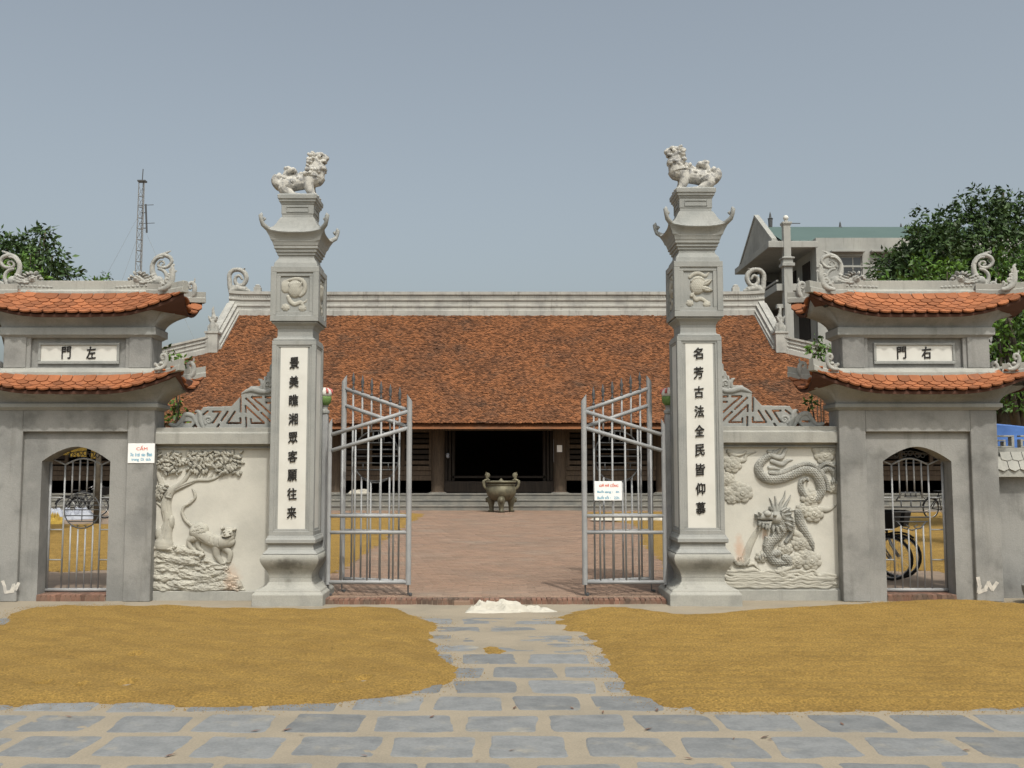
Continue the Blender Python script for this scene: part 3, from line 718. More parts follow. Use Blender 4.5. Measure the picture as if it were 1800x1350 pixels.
    b = MB(); zr0 = R2.zt - .02; x = R2.xt + .05
    yc = R2.ym
    b.sweep([Vector((X0 - x, yc, zr0)), Vector((X0 + x, yc, zr0))], [(-.115, -.02), (-.115, .075), (-.085, .085), (-.065, .10), (-.065, .225), (.065, .225), (.065, .10), (.085, .085), (.115, .075), (.115, -.02)], [Vector((0, 1, 0))] * 2)
    b.build('ridge', M['moulding'], t, bevel=.006)
    # dragons at both ends of the ridge, scrolls at the corners
    def orn(Rf, cpx, cpy, Y, flip, name, xoff=0, sc=DRG, m=M['ornament'], small=1.0):
        k = Y / F
        p0 = P(PX, cpy, Y)
        def fn(x, y, h):
            x, y, h = 1060 + (x - 1060) * small, 775 + (y - 775) * small, h * small   # smaller about the foot of the scroll
            xx = (x - cpx) / sc * k * (-1 if flip else 1) + xoff
            return np.stack([X0 + xx, Y - h / sc * k, p0.z - (y - 0) / sc * k], 1)
        return Rf.mesh(name, fn, m, t, both=True)
    cx0 = (147.5 - 190) * DRG                        # tower axis in the drawing
    for fl in (False, True):
        d = orn(DR, cx0, 420, yc - .03, fl, 'dragon_head')
        orn(FN, cx0 - 4 * DRG, 420, 12.99, fl, 'corner_scroll')
        orn(HK, cx0 - 4 * DRG + 40, 420 + 140 / 1.0 - 1, 12.92, fl, 'corner_scroll', small=.74)
        orn(HK, cx0 - 40, 420 + 18, 13.66, fl, 'corner_scroll', small=.85)
        orn(HK, cx0 - 30, 420 + 158, 13.72, fl, 'corner_scroll', small=.85)
    # upper storey
    z0, z1 = zt(660), zt(589); b = MB()
    fx = 84 / F * YT
    b.box(X0 - hu, X0 + hu, YT + .05, YB, z0 - .1, z1)
    for sx in (-1, 1):
        x0, x1 = sorted((sx * hu, sx * fx)); b.box(X0 + x0, X0 + x1, YT, YT + .05, z0, z1)
        xa, xb = sorted((sx * 130.0 / F * YT, sx * 91 / F * YT)); b.box(X0 + xa, X0 + xb, YT - .022, YT, zt(647), z1 - .01)
    b.box(X0 - fx, X0 + fx, YT, YT + .05, zt(594), z1); b.box(X0 - fx, X0 + fx, YT, YT + .05, z0, zt(646))
    b.build('upper_storey', A, t, bevel=.006)
    b = MB()                                         # stepped ledge above the lower roof
    b.sq(X0, Yc, [(R1.xt + .07, .31, R1.zt - .03), (R1.xt + .07, .31, R1.zt + .045), (R1.xt + .03, .28, R1.zt + .055), (R1.xt + .02, .255, R1.zt + .09), (hu + .02, .205, R1.zt + .105)])
    b.build('ledge', M['moulding'], t, bevel=.005)
    px = 72 / F * YT; pz0, pz1 = zt(639.5), zt(602); b = MB(); yf = YT + .02
    iw = 67.5 / F * YT; iz0, iz1 = zt(634), zt(606.5)
    b.box(X0 - px, X0 + px, yf, YT + .05, pz0, iz0); b.box(X0 - px, X0 + px, yf, YT + .05, iz1, pz1)
    for sx in (-1, 1):
        x0, x1 = sorted((sx * px, sx * iw)); b.box(X0 + x0, X0 + x1, yf, YT + .05, iz0, iz1)
    b.build('panel_frame', M['pillar'], t, bevel=.005)
    b = MB(); b.box(X0 - iw, X0 + iw, yf + .018, YT + .05, iz0, iz1); pan = b.build('name_panel', M['white'], t)
    k = YT / F; zc_ = zt(619.5)
    for ch, dx in (('門', -22.5), ('左' if side < 0 else '右', 21.5)):
        glyph(ch, 16.5 * k, 22.5 * k, M['ink'], pan, (X0 + dx * k, yf + .017, zc_), bold=.026, depth=.008, wild=.06)
    # scrawl of white paint low on the outer leg
    b = MB()
    def stroke2(pts, w):
        for p, q in zip(pts[:-1], pts[1:]):
            p, q = Vector(p), Vector(q); d = (q - p).normalized(); nn = Vector((-d.y, d.x)) * w
            vs_ = [p - nn - d * w * .6, q - nn + d * w * .5, q + nn * .9 + d * w * .5, p + nn * 1.1 - d * w * .6]
            b.add([(X0 + v.x, YT - .003, v.y) for v in vs_], [(0, 1, 2, 3)])
    def q2(px_, py_): v = P(px_, py_, YT); return (v.x - X0, v.z)
    if side < 0: SC = [[(5, 1022), (8, 1030), (10, 1041), (24, 1039)], [(20, 1040), (24, 1028), (28, 1036), (33, 1025)]]; ww = .020
    else: SC = [[(1719, 1016), (1722, 1030), (1720, 1041), (1733, 1036)], [(1731, 1037), (1737, 1024), (1744, 1036), (1752, 1024)]]; ww = .024
    for s_ in SC: 
        for i in range(len(s_) - 1):
            stroke2([q2(*s_[i]), q2(*s_[i + 1])], ww)
    sc_ = b.build('paint_scrawl', M['paint'], t, fix=False)
    for i, v in enumerate(sc_.data.vertices): v.co.y -= .0006 * (i // 4)
    # wrought iron gate in the arch
    yg = 13.46; kg = yg / F; g = thing('iron_gate', None, None); g.parent = t; g.matrix_parent_inverse = WINV[t.name]
    cxg = X0
    def xg(px_): return cxg + (px_ - (140 if True else 0)) * kg        # left gate pixels about its own axis
    S_ = M['steel']; Zg = lambda py: Zp(py, yg)
    w0 = .448; zsill = .10
    def part(nm, pts, r, m=S_, n=8): b = MB(); b.tube(pts, r, n); return b.build(nm, m, g, smooth=True)
    part('bottom_rail', [(cxg - w0, yg, Zg(1037)), (cxg + w0, yg, Zg(1037))], .026)
    for sx in (-1, 1): part('stile', [(cxg + sx * (w0 - .012), yg, Zg(1040)), (cxg + sx * (w0 - .012), yg, Zg(811) - .02)], .017)
    for px_ in (108, 180 - 8):
        part('bar', [(xg(px_), yg, Zg(1037)), (xg(px_), yg, Zg(817))], .012)
    arc = [(xg(108 + 64 * k / 10), yg, Zg(817) + (Zg(806) - Zg(817)) * math.sin(math.pi * k / 10)) for k in range(11)]
    part('arch_rail', arc, .012)
    for sx in (-1, 1): part('brace', [(xg(140 + sx * 32), yg, Zg(817)), (cxg + sx * (w0 - .015), yg, Zg(806))], .010)
    for py in (875, 931, 984):
        for sx in (-1, 1): part('side_rail', [(xg(140 + sx * 32), yg, Zg(py)), (cxg + sx * (w0 - .012), yg, Zg(py))], .009)
    c = Zg(897)
    for i, px_ in enumerate((121, 134, 147, 160)):
        up = 868 if i in (0, 3) else 864; dn = 924 if i in (0, 3) else 930
        part('bar', [(xg(px_), yg, Zg(807.5 if i in (1, 2) else 810)), (xg(px_), yg, Zg(up + (8 if i in (0, 3) else 0)))], .011); part('bar', [(xg(px_), yg, Zg(dn)), (xg(px_), yg, Zg(1037))], .011)
    b = MB(); r = 31 * kg; I_ = .009
    if side < 0:
        b.tube([(cxg + r * math.cos(q), yg, c + r * math.sin(q)) for q in np.linspace(0, 2 * math.pi, 33)], I_, 6, False)
        for q, ww_ in ((-.62, 24), (-.3, 28), (0.03, 30), (.28, 29), (.52, 26)): b.tube([(cxg - ww_ * kg, yg, c + q * r), (cxg + ww_ * kg, yg, c + q * r)], .008, 6)
        for dx in (-9, -3, 3, 9): b.tube([(cxg + dx * kg, yg, c + .52 * r), (cxg + dx * kg, yg, c + (.82 if abs(dx) < 5 else .7) * r)], .007, 6)
        b.tube([(cxg - 10 * kg, yg, c + .72 * r), (cxg + 10 * kg, yg, c + .72 * r)], .008, 6)
        for dx in (-14, 14): b.tube([(cxg + dx * kg, yg, c + .28 * r), (cxg + dx * kg * .9, yg, c + .03 * r)], .007, 6)
        b.tube([(cxg, yg, c + .28 * r), (cxg, yg, c - .62 * r)], .006, 6)
        for sx in (-1, 1): b.tube([(cxg + sx * 4 * kg, yg, c - .85 * r), (cxg + sx * 8 * kg, yg, c - .8 * r), (cxg + sx * 7 * kg, yg, c - .95 * r)], .006, 6)
    else:
        L = lambda *pp: b.tube([(cxg + x * kg, yg, Zg(y)) for x, y in pp], .010, 6)
        L((-26, 880), (-16, 866), (16, 866), (27, 880), (-26, 880)); L((-9, 873), (-9, 864)); L((0, 873), (0, 864)); L((9, 873), (9, 864)); L((-11, 873), (11, 873))
        for x in (-17, 0, 17): L((x, 880), (x, 892))
        L((-32, 891), (32, 891)); L((-32, 900), (32, 900)); L((-32, 909), (32, 909)); L((-28, 917), (28, 917))
        L((-25, 917), (-16, 928), (0, 932), (16, 928), (25, 917)); L((-10, 923), (-4, 926), (-8, 929)); L((10, 923), (4, 926), (8, 929))
    b.build('medallion', M['iron'], g, smooth=True)
    b = MB()                                         # scrollwork under the arch
    for dx, sg in ((-22, 1), (-10, -1), (2, 1), (14, -1), (24, 1)):
        b.tube([(cxg + (dx + 5.5 * (1 - q * .55) * math.cos(q * 7 * sg)) * kg, yg, Zg(801 - 4 * (1 - abs(dx) / 26)) + 5.5 * (1 - q * .55) * math.sin(q * 7 * sg) * kg) for q in np.linspace(0, 1, 14)], .007, 5)
    b.tube([(cxg + x * kg, yg, Zg(800 - 7 * math.cos(x / 30 * 1.4))) for x in range(-30, 31, 6)], .006, 5)
    b.build('scrollwork', M['iron'], g, smooth=True)
    return t
towerL = tower(-1); towerR = tower(1)
# notice fixed to the left tower
def notice(px0, px1, py0, py1, Y, label, rows, grp=None):
    k = Y / F; c = P((px0 + px1) / 2, (py0 + py1) / 2, Y); w, h = (px1 - px0) * k, (py1 - py0) * k
    t = thing('notice_sign', label, 'sign', (c.x, Y, c.z))
    b = MB(); b.box(-w / 2, w / 2, -.006, 0, -h / 2, h / 2); b.build('board', M['sign'], t, bevel=.002)
    for txt, x, y, ww, hh, m in rows: glyph(txt, ww * w, hh * h, m, t, (x * w, -.0068, y * h), 'lettering', bold=.006, depth=0)
    return t
notice(225, 272, 779.5, 814, YT - .004, 'white notice board with red and blue lettering on the left gate tower', [('CẤM', .02, .27, .42, .24, M['red']), ('Xe  ô tô  vào  Đình', .0, -.06, .82, .2, M['blue']), ('trong  Di  tích', 0, -.33, .72, .19, M['blue'])])
# ================================================================ GATE PILLARS
YP = 13.05; PXL = 359 / F * 12.75
def zp(py, Y=12.75): return Zp(py, Y)
HP = lambda px, Y=12.75: px / F * Y / 2
def animal_relief(kind):
    R = Relief(180, 170, 800, 1010, 8)
    if kind == 0:
        R.blob(480, 470, 170, 190, 110); R.blob(270, 420, 110, 140, 60); R.stroke([(270, 300), (380, 270), (520, 250), (640, 290), (700, 400), (680, 540), (600, 620)], [20, 30, 40, 46, 46, 40, 30], .9, 20)
        R.stroke([(330, 640), (380, 740), (480, 800), (600, 760), (640, 800), (680, 880)], [40, 46, 44, 40, 36, 30], .8, 10); R.cloud(275, 870, 85, 60); R.cloud(650, 890, 80, 60)
        for k in range(7): R.leaf(350 + k * 45, 330 + 20 * math.sin(k), 150, 34, 1.2 + .12 * k, 40, 60)
        R.stroke([(640, 780), (720, 740), (740, 700)], [20, 16, 10], .9, 10)
    else:
        R.blob(470, 500, 170, 200, 110, .3); R.stroke([(300, 330), (380, 260), (500, 240), (640, 300), (720, 220)], [34, 46, 44, 36, 14], .9, 10); R.stroke([(330, 420), (420, 350), (560, 360), (640, 430)], [20, 30, 30, 20], .9, 60)
        R.stroke([(350, 700), (420, 800), (520, 780), (640, 840), (700, 900)], [40, 44, 40, 34, 26], .8, 10); R.cloud(290, 880, 75, 60); R.cloud(660, 900, 80, 60); R.leaf(560, 500, 260, 60, -.5, 60, 40); R.leaf(540, 560, 260, 60, .2, 60, 40); R.leaf(300, 760, 140, 40, -.9, 50, 20)
    R.scales((R.H > 70), 44, 34, 14); R.smooth(1); return R
AR = [animal_relief(0), animal_relief(1)]

def framed_face(mbF, cx, cy, axis, sg, hw, z0, z1, d, fw, lip, hd):
    """border bars of a recessed face. axis 'y': face looks along sg*y; 'x': along sg*x. hw half width of face, hd half depth of body"""
    def bx(u0, u1, za, zb, p0, p1):
        p0, p1 = sorted((sg * p0, sg * p1))
        if axis == 'y': mbF.box(cx + u0, cx + u1, cy + p0, cy + p1, za, zb)
        else: mbF.box(cx + p0, cx + p1, cy + u0, cy + u1, za, zb)
    for a, q in ((fw, d), (fw + lip, d * .55)):
        bx(-hw, hw, z0, z0 + a, hd, hd + q); bx(-hw, hw, z1 - a, z1, hd, hd + q)
        bx(-hw, -hw + a, z0 + a, z1 - a, hd, hd + q); bx(hw - a, hw, z0 + a, z1 - a, hd, hd + q)

def pillar(side):
    sc = 1.0 if side < 0 else 1.016
    X0 = side * PXL
    t = thing('gate_pillar', 'tall grey gate pillar with %s, topped by a %s facing lion' % (('black script beginning 景', 'right') if side < 0 else ('black script beginning 名', 'left')), 'gate pillar', (X0, YP, 0), 0, 'two tall gate pillars', world=True)
    m = M['pillar']; hx = lambda px: HP(px)
    b = MB(); w = .445
    b.sq(X0, YP, [(w, w, -.02), (w, w, zp(1046, 12.61)), (w - .012, w - .012, zp(1044, 12.62)), (w - .03, w - .03, zp(1041, 12.64)), (w - .035, w - .035, zp(1038.5, 12.65)), (.40, .40, zp(1037, 12.66)), (.345, .345, zp(1034, 12.70)), (.30, .30, zp(1029, 12.74)), (.272, .272, zp(1023, 12.77)), (.268, .268, zp(1016, 12.78))])
    b.build('plinth', M['pillar_foot'], t, bevel=.006)
    pts = [tuple(p_) for p_ in crom([(.268, 1016), (.275, 1010), (.30, 1003), (.33, 997), (.355, 991), (.368, 986), (.37, 982), (.362, 978), (.35, 975.5)], 5)]
    b = MB(); b.sq(X0, YP, [(a, a, zp(y, 13.05 - a)) for a, y in pts]); fm = mat('bulging_base_plaster', (.33, .325, .295), (.25, .25, .23), 3, .4, .7, .85, .3, 45, fine=.07, stain=((.10, .095, .08), 4, .6, .75, .4), spots=(((X0 - side * -.03, YP - .36, zp(991, 12.7)), (.27, .2, .095), (.085, .08, .068), .8 if side < 0 else .45), ((X0 - side * .37, YP - .1, zp(993, 12.7)), (.2, .28, .10), (.085, .08, .068), .6)))
    b.build('bulging_base', fm, t, smooth=False)
    b = MB(); b.sq(X0, YP, [(.345, .345, zp(975, 12.7)), (.34, .34, zp(973, 12.7)), (.30, .30, zp(967, 12.75)), (.288, .288, zp(963, 12.76)), (.285, .285, zp(956.5, 12.77)), (.30, .30, zp(956, 12.76)), (.318, .318, zp(955, 12.74)), (.318, .318, zp(949, 12.74)), (.30, .30, zp(945, 12.76)), (.292, .292, zp(942, 12.76)), (.275, .275, zp(941.5, 12.77))])
    b.build('base_moulding', m, t, bevel=.004)
    # shaft with framed fields
    h0, h1 = zp(942.5), zp(598); a = .262
    b = MB(); b.box(X0 - a, X0 + a, YP - a, YP + a, h0 - .01, h1)
    sh = b.build('shaft', m, t)
    b = MB()
    for ax, sg in (('y', -1), ('y', 1), ('x', 1), ('x', -1)):
        framed_face(b, X0, YP, ax, sg, a if ax == 'x' else a + .022, h0 + .002, h1 - .002, .022, .058, .026, a)
    b.build('shaft_frame', m, t, bevel=.004)
    zA, zB = h0 + .088, h1 - .088; wp = a - .088
    for nm, args in (('panel', (X0 - wp, X0 + wp, YP - a - .004, YP - a, zA, zB)), ('panel', (X0 + a * -side, X0 + (a + .004) * -side, YP - wp, YP + wp, zA, zB))):
        q = list(args)
        if q[0] > q[1]: q[0], q[1] = q[1], q[0]
        b = MB(); b.box(*q); pn = b.build(nm, M['white'], t)
        if q[3] == YP - a: front = pn
    k = (YP - a) / F
    L = '景美瞧湘眾客願往来' if side < 0 else '名芳古法全民皆仰慕'
    y0, dy = (638, 32.85) if side < 0 else (628, 33.45)
    for i, ch in enumerate(L):
        v = P((517.5 - i * .25) if side < 0 else (1224.0 + i * .75), y0 + dy * i, YP - a)
        xx = X0 + ((517.5 - 516.3) if side < 0 else 0) * k
        glyph(ch, 16.5 * k, 20.5 * k, M['ink'], front, (X0 + (.004 if side < 0 else -.012), YP - a - .0045, v.z), bold=.021, depth=.012, wild=.07)
    # neck, box with carved animals
    b = MB(); b.sq(X0, YP, [(.272, .272, h1), (.272, .272, zp(595)), (.235, .235, zp(593)), (.228, .228, zp(590)), (.228, .228, zp(577)), (.235, .235, zp(576)), (.25, .25, zp(572)), (.285, .285, zp(568)), (.292, .292, zp(567)), (.292, .292, zp(565))])
    b.build('neck', m, t, bevel=.004)
    b0, b1 = zp(564.5, 12.74), zp(468, 12.74); a2 = .278
    b = MB(); b.box(X0 - a2, X0 + a2, YP - a2, YP + a2, b0, b1); b.build('lantern_box', m, t)
    b = MB()
    for ax, sg in (('y', -1), ('y', 1), ('x', 1), ('x', -1)): framed_face(b, X0, YP, ax, sg, a2 if ax == 'x' else a2 + .034, b0 + .001, b1 - .001, .034, .075, .05, a2)
    b.build('lantern_frame', m, t, bevel=.004)
    hgt = b1 - b0; s2 = 10.6
    R = AR[0 if side < 0 else 1]; k2 = (YP - a2) / F / 12.27
    zc = (b0 + b1) / 2
    R.mesh('animal_relief', lambda x, y, h: np.stack([X0 + (x - 480) * k2 * .98, YP - a2 - h * k2 * .62, zc - (y - 580) * k2 * 1.02], 1), M['relief'], t)
    R.mesh('animal_relief', lambda x, y, h: np.stack([X0 - side * (a2 + h * k2 * .6), YP + side * -1 * (x - 480) * k2 * .9, zc - (y - 580) * k2], 1), M['relief'], t)
    # upper neck, stepped mouldings, swept roof
    b = MB(); b.sq(X0, YP, [(.285, .285, b1), (.275, .275, zp(461)), (.245, .245, zp(455)), (.232, .232, zp(452)), (.232, .232, zp(447)), (.248, .248, zp(446.5)), (.248, .248, zp(442)), (.266, .266, zp(441.5)), (.266, .266, zp(436.5)), (.284, .284, zp(436)), (.284, .284, zp(431.5)), (.29, .29, zp(431)), (.30, .30, zp(426)), (.31, .31, zp(423))])
    b.build('upper_neck', m, t, bevel=.003)
    # cap: concave soffit, eave with lifted corners, curved hip roof
    def sqring(hw, z, lift, n=10):
        r = []
        for (dx, dy, ex, ey) in ((1, 0, -1, -1), (0, 1, 1, -1), (-1, 0, 1, 1), (0, -1, -1, 1)):
            for i in range(n):
                q = -1 + 2 * i / n; zz = z + lift * abs(q) ** 3
                x = ex * hw if dx == 0 else dx * q * hw; y = ey * hw if dy == 0 else dy * q * hw
                s = 1 + .05 * (lift > 0) * abs(q) ** 6
                r.append((X0 + x * s, YP + y * s, zz))
        return r
    b = MB(); ze = zp(409, 12.68); zb = zp(424, 12.74)
    rs = []
    for i in range(7):
        q = i / 6; rs.append(sqring(.305 + (.365 - .305) * (1 - math.cos(q * math.pi / 2)) , zb + (ze - zb) * (.3 * math.sin(q * 1.57) + .7 * q), .05 * q ** 2))
    rs.append(sqring(.372, ze + .012, .05)); 
    for i in range(7):
        q = i / 6; rs.append(sqring(.36 - (.36 - .215) * q ** .62, ze + .022 + (zp(382, 12.83) - ze - .02) * q ** 1.25, .05 * (1 - q) ** 2))
    b.rings(rs); b.build('swept_cap', m, t, smooth=False, bevel=0)
    for dx in (-1, 1):
        for dy in (-1, 1):
            c = Vector((X0 + dx * .365, YP + dy * .365, ze + .05)); d = Vector((dx, dy, 0)).normalized()
            pts = [c - d * .12 + Vector((0, 0, -.012)), c - d * .02 + Vector((0, 0, .005)), c + d * .055 + Vector((0, 0, .05)), c + d * .085 + Vector((0, 0, .11)), c + d * .09 + Vector((0, 0, .165)), c + d * .075 + Vector((0, 0, .20))]
            b = MB(); b.tube(pts, [.03, .034, .03, .024, .03, .006], 8)
            b.tube([c + d * .05 + Vector((0, 0, .10)), c + d * .03 + Vector((0, 0, .13)), c + d * .045 + Vector((0, 0, .15))], [.012, .022, .008], 6)
            b.build('corner_finial', m, t, smooth=True)
    z0, z1 = zp(384, 12.84), zp(344, 12.82)
    b = MB(); b.sq(X0, YP, [(.205, .205, z0), (.205, .205, zp(377, 12.85)), (.212, .212, zp(376, 12.85)), (.212, .212, zp(360, 12.85)), (.222, .222, zp(359, 12.85)), (.225, .225, zp(356, 12.85)), (.24, .24, zp(355, 12.84)), (.243, .243, zp(350.5, 12.84)), (.255, .255, zp(350, 12.83)), (.258, .258, z1 + .012), (.23, .23, z1 + .03)])
    for ax, sg in (('y', -1), ('x', 1), ('x', -1)):
        for u0, u1, za, zb2 in ((-.14, .14, zp(373, 12.84), zp(371.6, 12.84)), (-.14, .14, zp(364.4, 12.84), zp(363, 12.84)), (-.148, -.14, zp(373, 12.84), zp(363, 12.84)), (.14, .148, zp(373, 12.84), zp(363, 12.84))):
            p0, p1 = sorted((sg * .211, sg * .222))
            if ax == 'y': b.box(X0 + u0, X0 + u1, YP + p0, YP + p1, za, zb2)
            else: b.box(X0 + p0, X0 + p1, YP + u0, YP + u1, za, zb2)
    b.build('top_block', m, t, bevel=.004)
    if side > 0: t.scale = (sc, sc, sc)
    return t, z1 + .03
pilL, ZL = pillar(-1); pilR, ZR = pillar(1)

# ================================================================ LIONS: one continuous carved body each
def lion(side, z):
    X0 = side * PXL; f = -side                        # faces the middle
    s = .0062 if side < 0 else .0062
    B = MB()
    def V(x, y, zz): return (f * (x - 330) * s / 3.1, y * .9 * s / 3.1, (355 - zz) * s / 3.1)
    def ch(pts, rr, n=14):
        c = crom(pts, 4); q = np.interp(np.linspace(0, len(pts) - 1, len(c)), range(len(pts)), rr); B.tube([V(*p) for p in c], [float(r) * s / 3.1 for r in q], n)
    def ball(x, y, zz, r, n=8): 
        c = V(x, y, zz); R = r * s / 3.1
        B.rings([[(c[0] + R * math.sin(math.pi * i / n) * math.cos(2 * math.pi * j / 10), c[1] + R * math.sin(math.pi * i / n) * math.sin(2 * math.pi * j / 10), c[2] + R * math.cos(math.pi * i / n)) for j in range(10)] for i in range(1, n)])
    # drawing: x to the right = facing side, z = picture row of the left lion, y in the same units / 3.1
    ch([(205, 0, 265), (245, 0, 258), (310, 0, 250), (380, 0, 235), (440, 0, 215), (475, 0, 195)], [34, 54, 50, 52, 58, 38])
    ch([(425, 0, 215), (436, 0, 165), (440, 0, 120)], [66, 58, 52])
    ball(424, 0, 104, 52); ball(444, 0, 82, 42)
    ch([(450, 0, 90), (488, 0, 84), (506, 0, 84)], [38, 33, 25]); ch([(498, -20, 84), (503, 0, 80), (498, 20, 84)], [14, 18, 14])
    ch([(440, 0, 140), (474, 0, 146), (498, 0, 138)], [34, 24, 14]); ch([(452, 0, 62), (478, 0, 66)], [20, 20])
    for sy in (-1, 1):
        ch([(500, sy * 22, 104), (480, sy * 34, 108), (462, sy * 38, 118)], [8, 10, 10]); ball(496, sy * 14, 112, 7, 5)
        ch([(466, sy * 44, 150), (480, sy * 34, 158), (492, sy * 10, 156)], [14, 16, 12])
    for sy in (-1, 1):
        ch([(395, sy * 26, 230), (392, sy * 36, 280), (412, sy * 38, 330), (428, sy * 38, 348)], [44, 34, 24, 22]); ch([(412, sy * 38, 342), (446, sy * 38, 350)], [22, 18])
        ch([(250, sy * 30, 260), (232, sy * 40, 300), (268, sy * 42, 330), (300, sy * 42, 347)], [52, 44, 30, 22]); ch([(280, sy * 42, 346), (340, sy * 42, 348)], [24, 19])
        for q in (-10, 0, 10): ball(352, sy * 42 + q, 350, 8, 5); ball(456, sy * 38 + q, 350, 8, 5)
        ball(462, sy * 36, 78, 15); ch([(430, sy * 40, 75), (415, sy * 52, 55), (405, sy * 56, 60)], [16, 12, 6]); ch([(440, sy * 30, 66), (470, sy * 34, 60), (490, sy * 26, 70)], [12, 14, 8])
        for k in range(44):                           # curls of the mane and along the limbs
            x, zz = random.choice([(400, 110), (395, 140), (410, 160), (430, 170), (460, 165), (415, 90), (400, 75), (480, 155), (450, 185), (390, 180), (370, 195)])
            ball(x + random.uniform(-14, 14), sy * random.uniform(40, 66), zz + random.uniform(-14, 14), random.uniform(10, 17), 5)
        for x, zz, w in ((380, 255, 62), (405, 245, 60), (388, 290, 64), (245, 255, 72), (262, 285, 76), (240, 300, 72), (285, 250, 60), (320, 225, 54), (450, 225, 52), (425, 205, 60), (230, 225, 54)):
            ball(x, sy * w * .82, zz, random.uniform(11, 17), 5)
    for k in range(11): ball(400 - k * 17, 0, 168 + 4.2 * k + 6 * (k % 2), 15, 5)
    for sy in (-.5, 0, .5):
        ch([(215, sy * 20, 255), (185, sy * 50, 262), (172, sy * 60, 235), (188, sy * 60, 205), (180, sy * 66, 195)], [40, 36, 32, 26, 8])
        ch([(225, sy * 10, 230), (235, sy * 26, 195), (255, sy * 40, 165), (262 + 46 * sy, sy * 60, 152)], [26, 22, 24, 16]); ch([(250, sy * 20, 175), (285, sy * 40, 165), (300, sy * 40, 180)], [20, 18, 8]); ch([(250, sy * 20, 170), (232, sy * 30, 152), (226, sy * 30, 166)], [18, 14, 7])
    ch([(500, 0, 108), (470, 0, 110)], [8, 8])
    o = B.build('lion_statue', M['lion'], None, fix=False)
    md = o.modifiers.new('merge', 'REMESH'); md.mode = 'VOXEL'; md.voxel_size = .0055; md.use_smooth_shade = True
    sm = o.modifiers.new('soften', 'SMOOTH'); sm.factor = .4; sm.iterations = 1
    bpy.context.view_layer.update()
    me = bpy.data.meshes.new_from_object(o.evaluated_get(bpy.context.evaluated_depsgraph_get()))
    o.modifiers.clear(); o.data = me; me.shade_smooth(); me.name = 'lion_statue'
    if not me.materials: me.materials.append(M['lion'])
    zz = z if side < 0 else z * 1.016
    o.location = (X0 + side * .005, YP - .02, zz - .012)
    tag(o, 'whitish carved guardian lion facing %s on the %s' % (('right', 'pillar whose script begins 景') if side < 0 else ('left', 'pillar whose script begins 名')), 'lion statue', 'guardian lions on the gate pillars')
    b = MB(); b.box(-.19, .19, -.14, .14, -.03, .022); b.build('statue_base', M['pillar'], o, bevel=.008)
    for sy in (-1, 1):
        b = MB(); c = V(476, sy * 44, 78); b.lathe(c[0], c[1], [(.002, c[2] - .012), (.011, c[2] - .006), (.012, c[2]), (.011, c[2] + .006), (.002, c[2] + .012)], 8); b.build('eye', M['ink'], o, smooth=True)
    return o
lion(-1, ZL); lion(1, ZR)

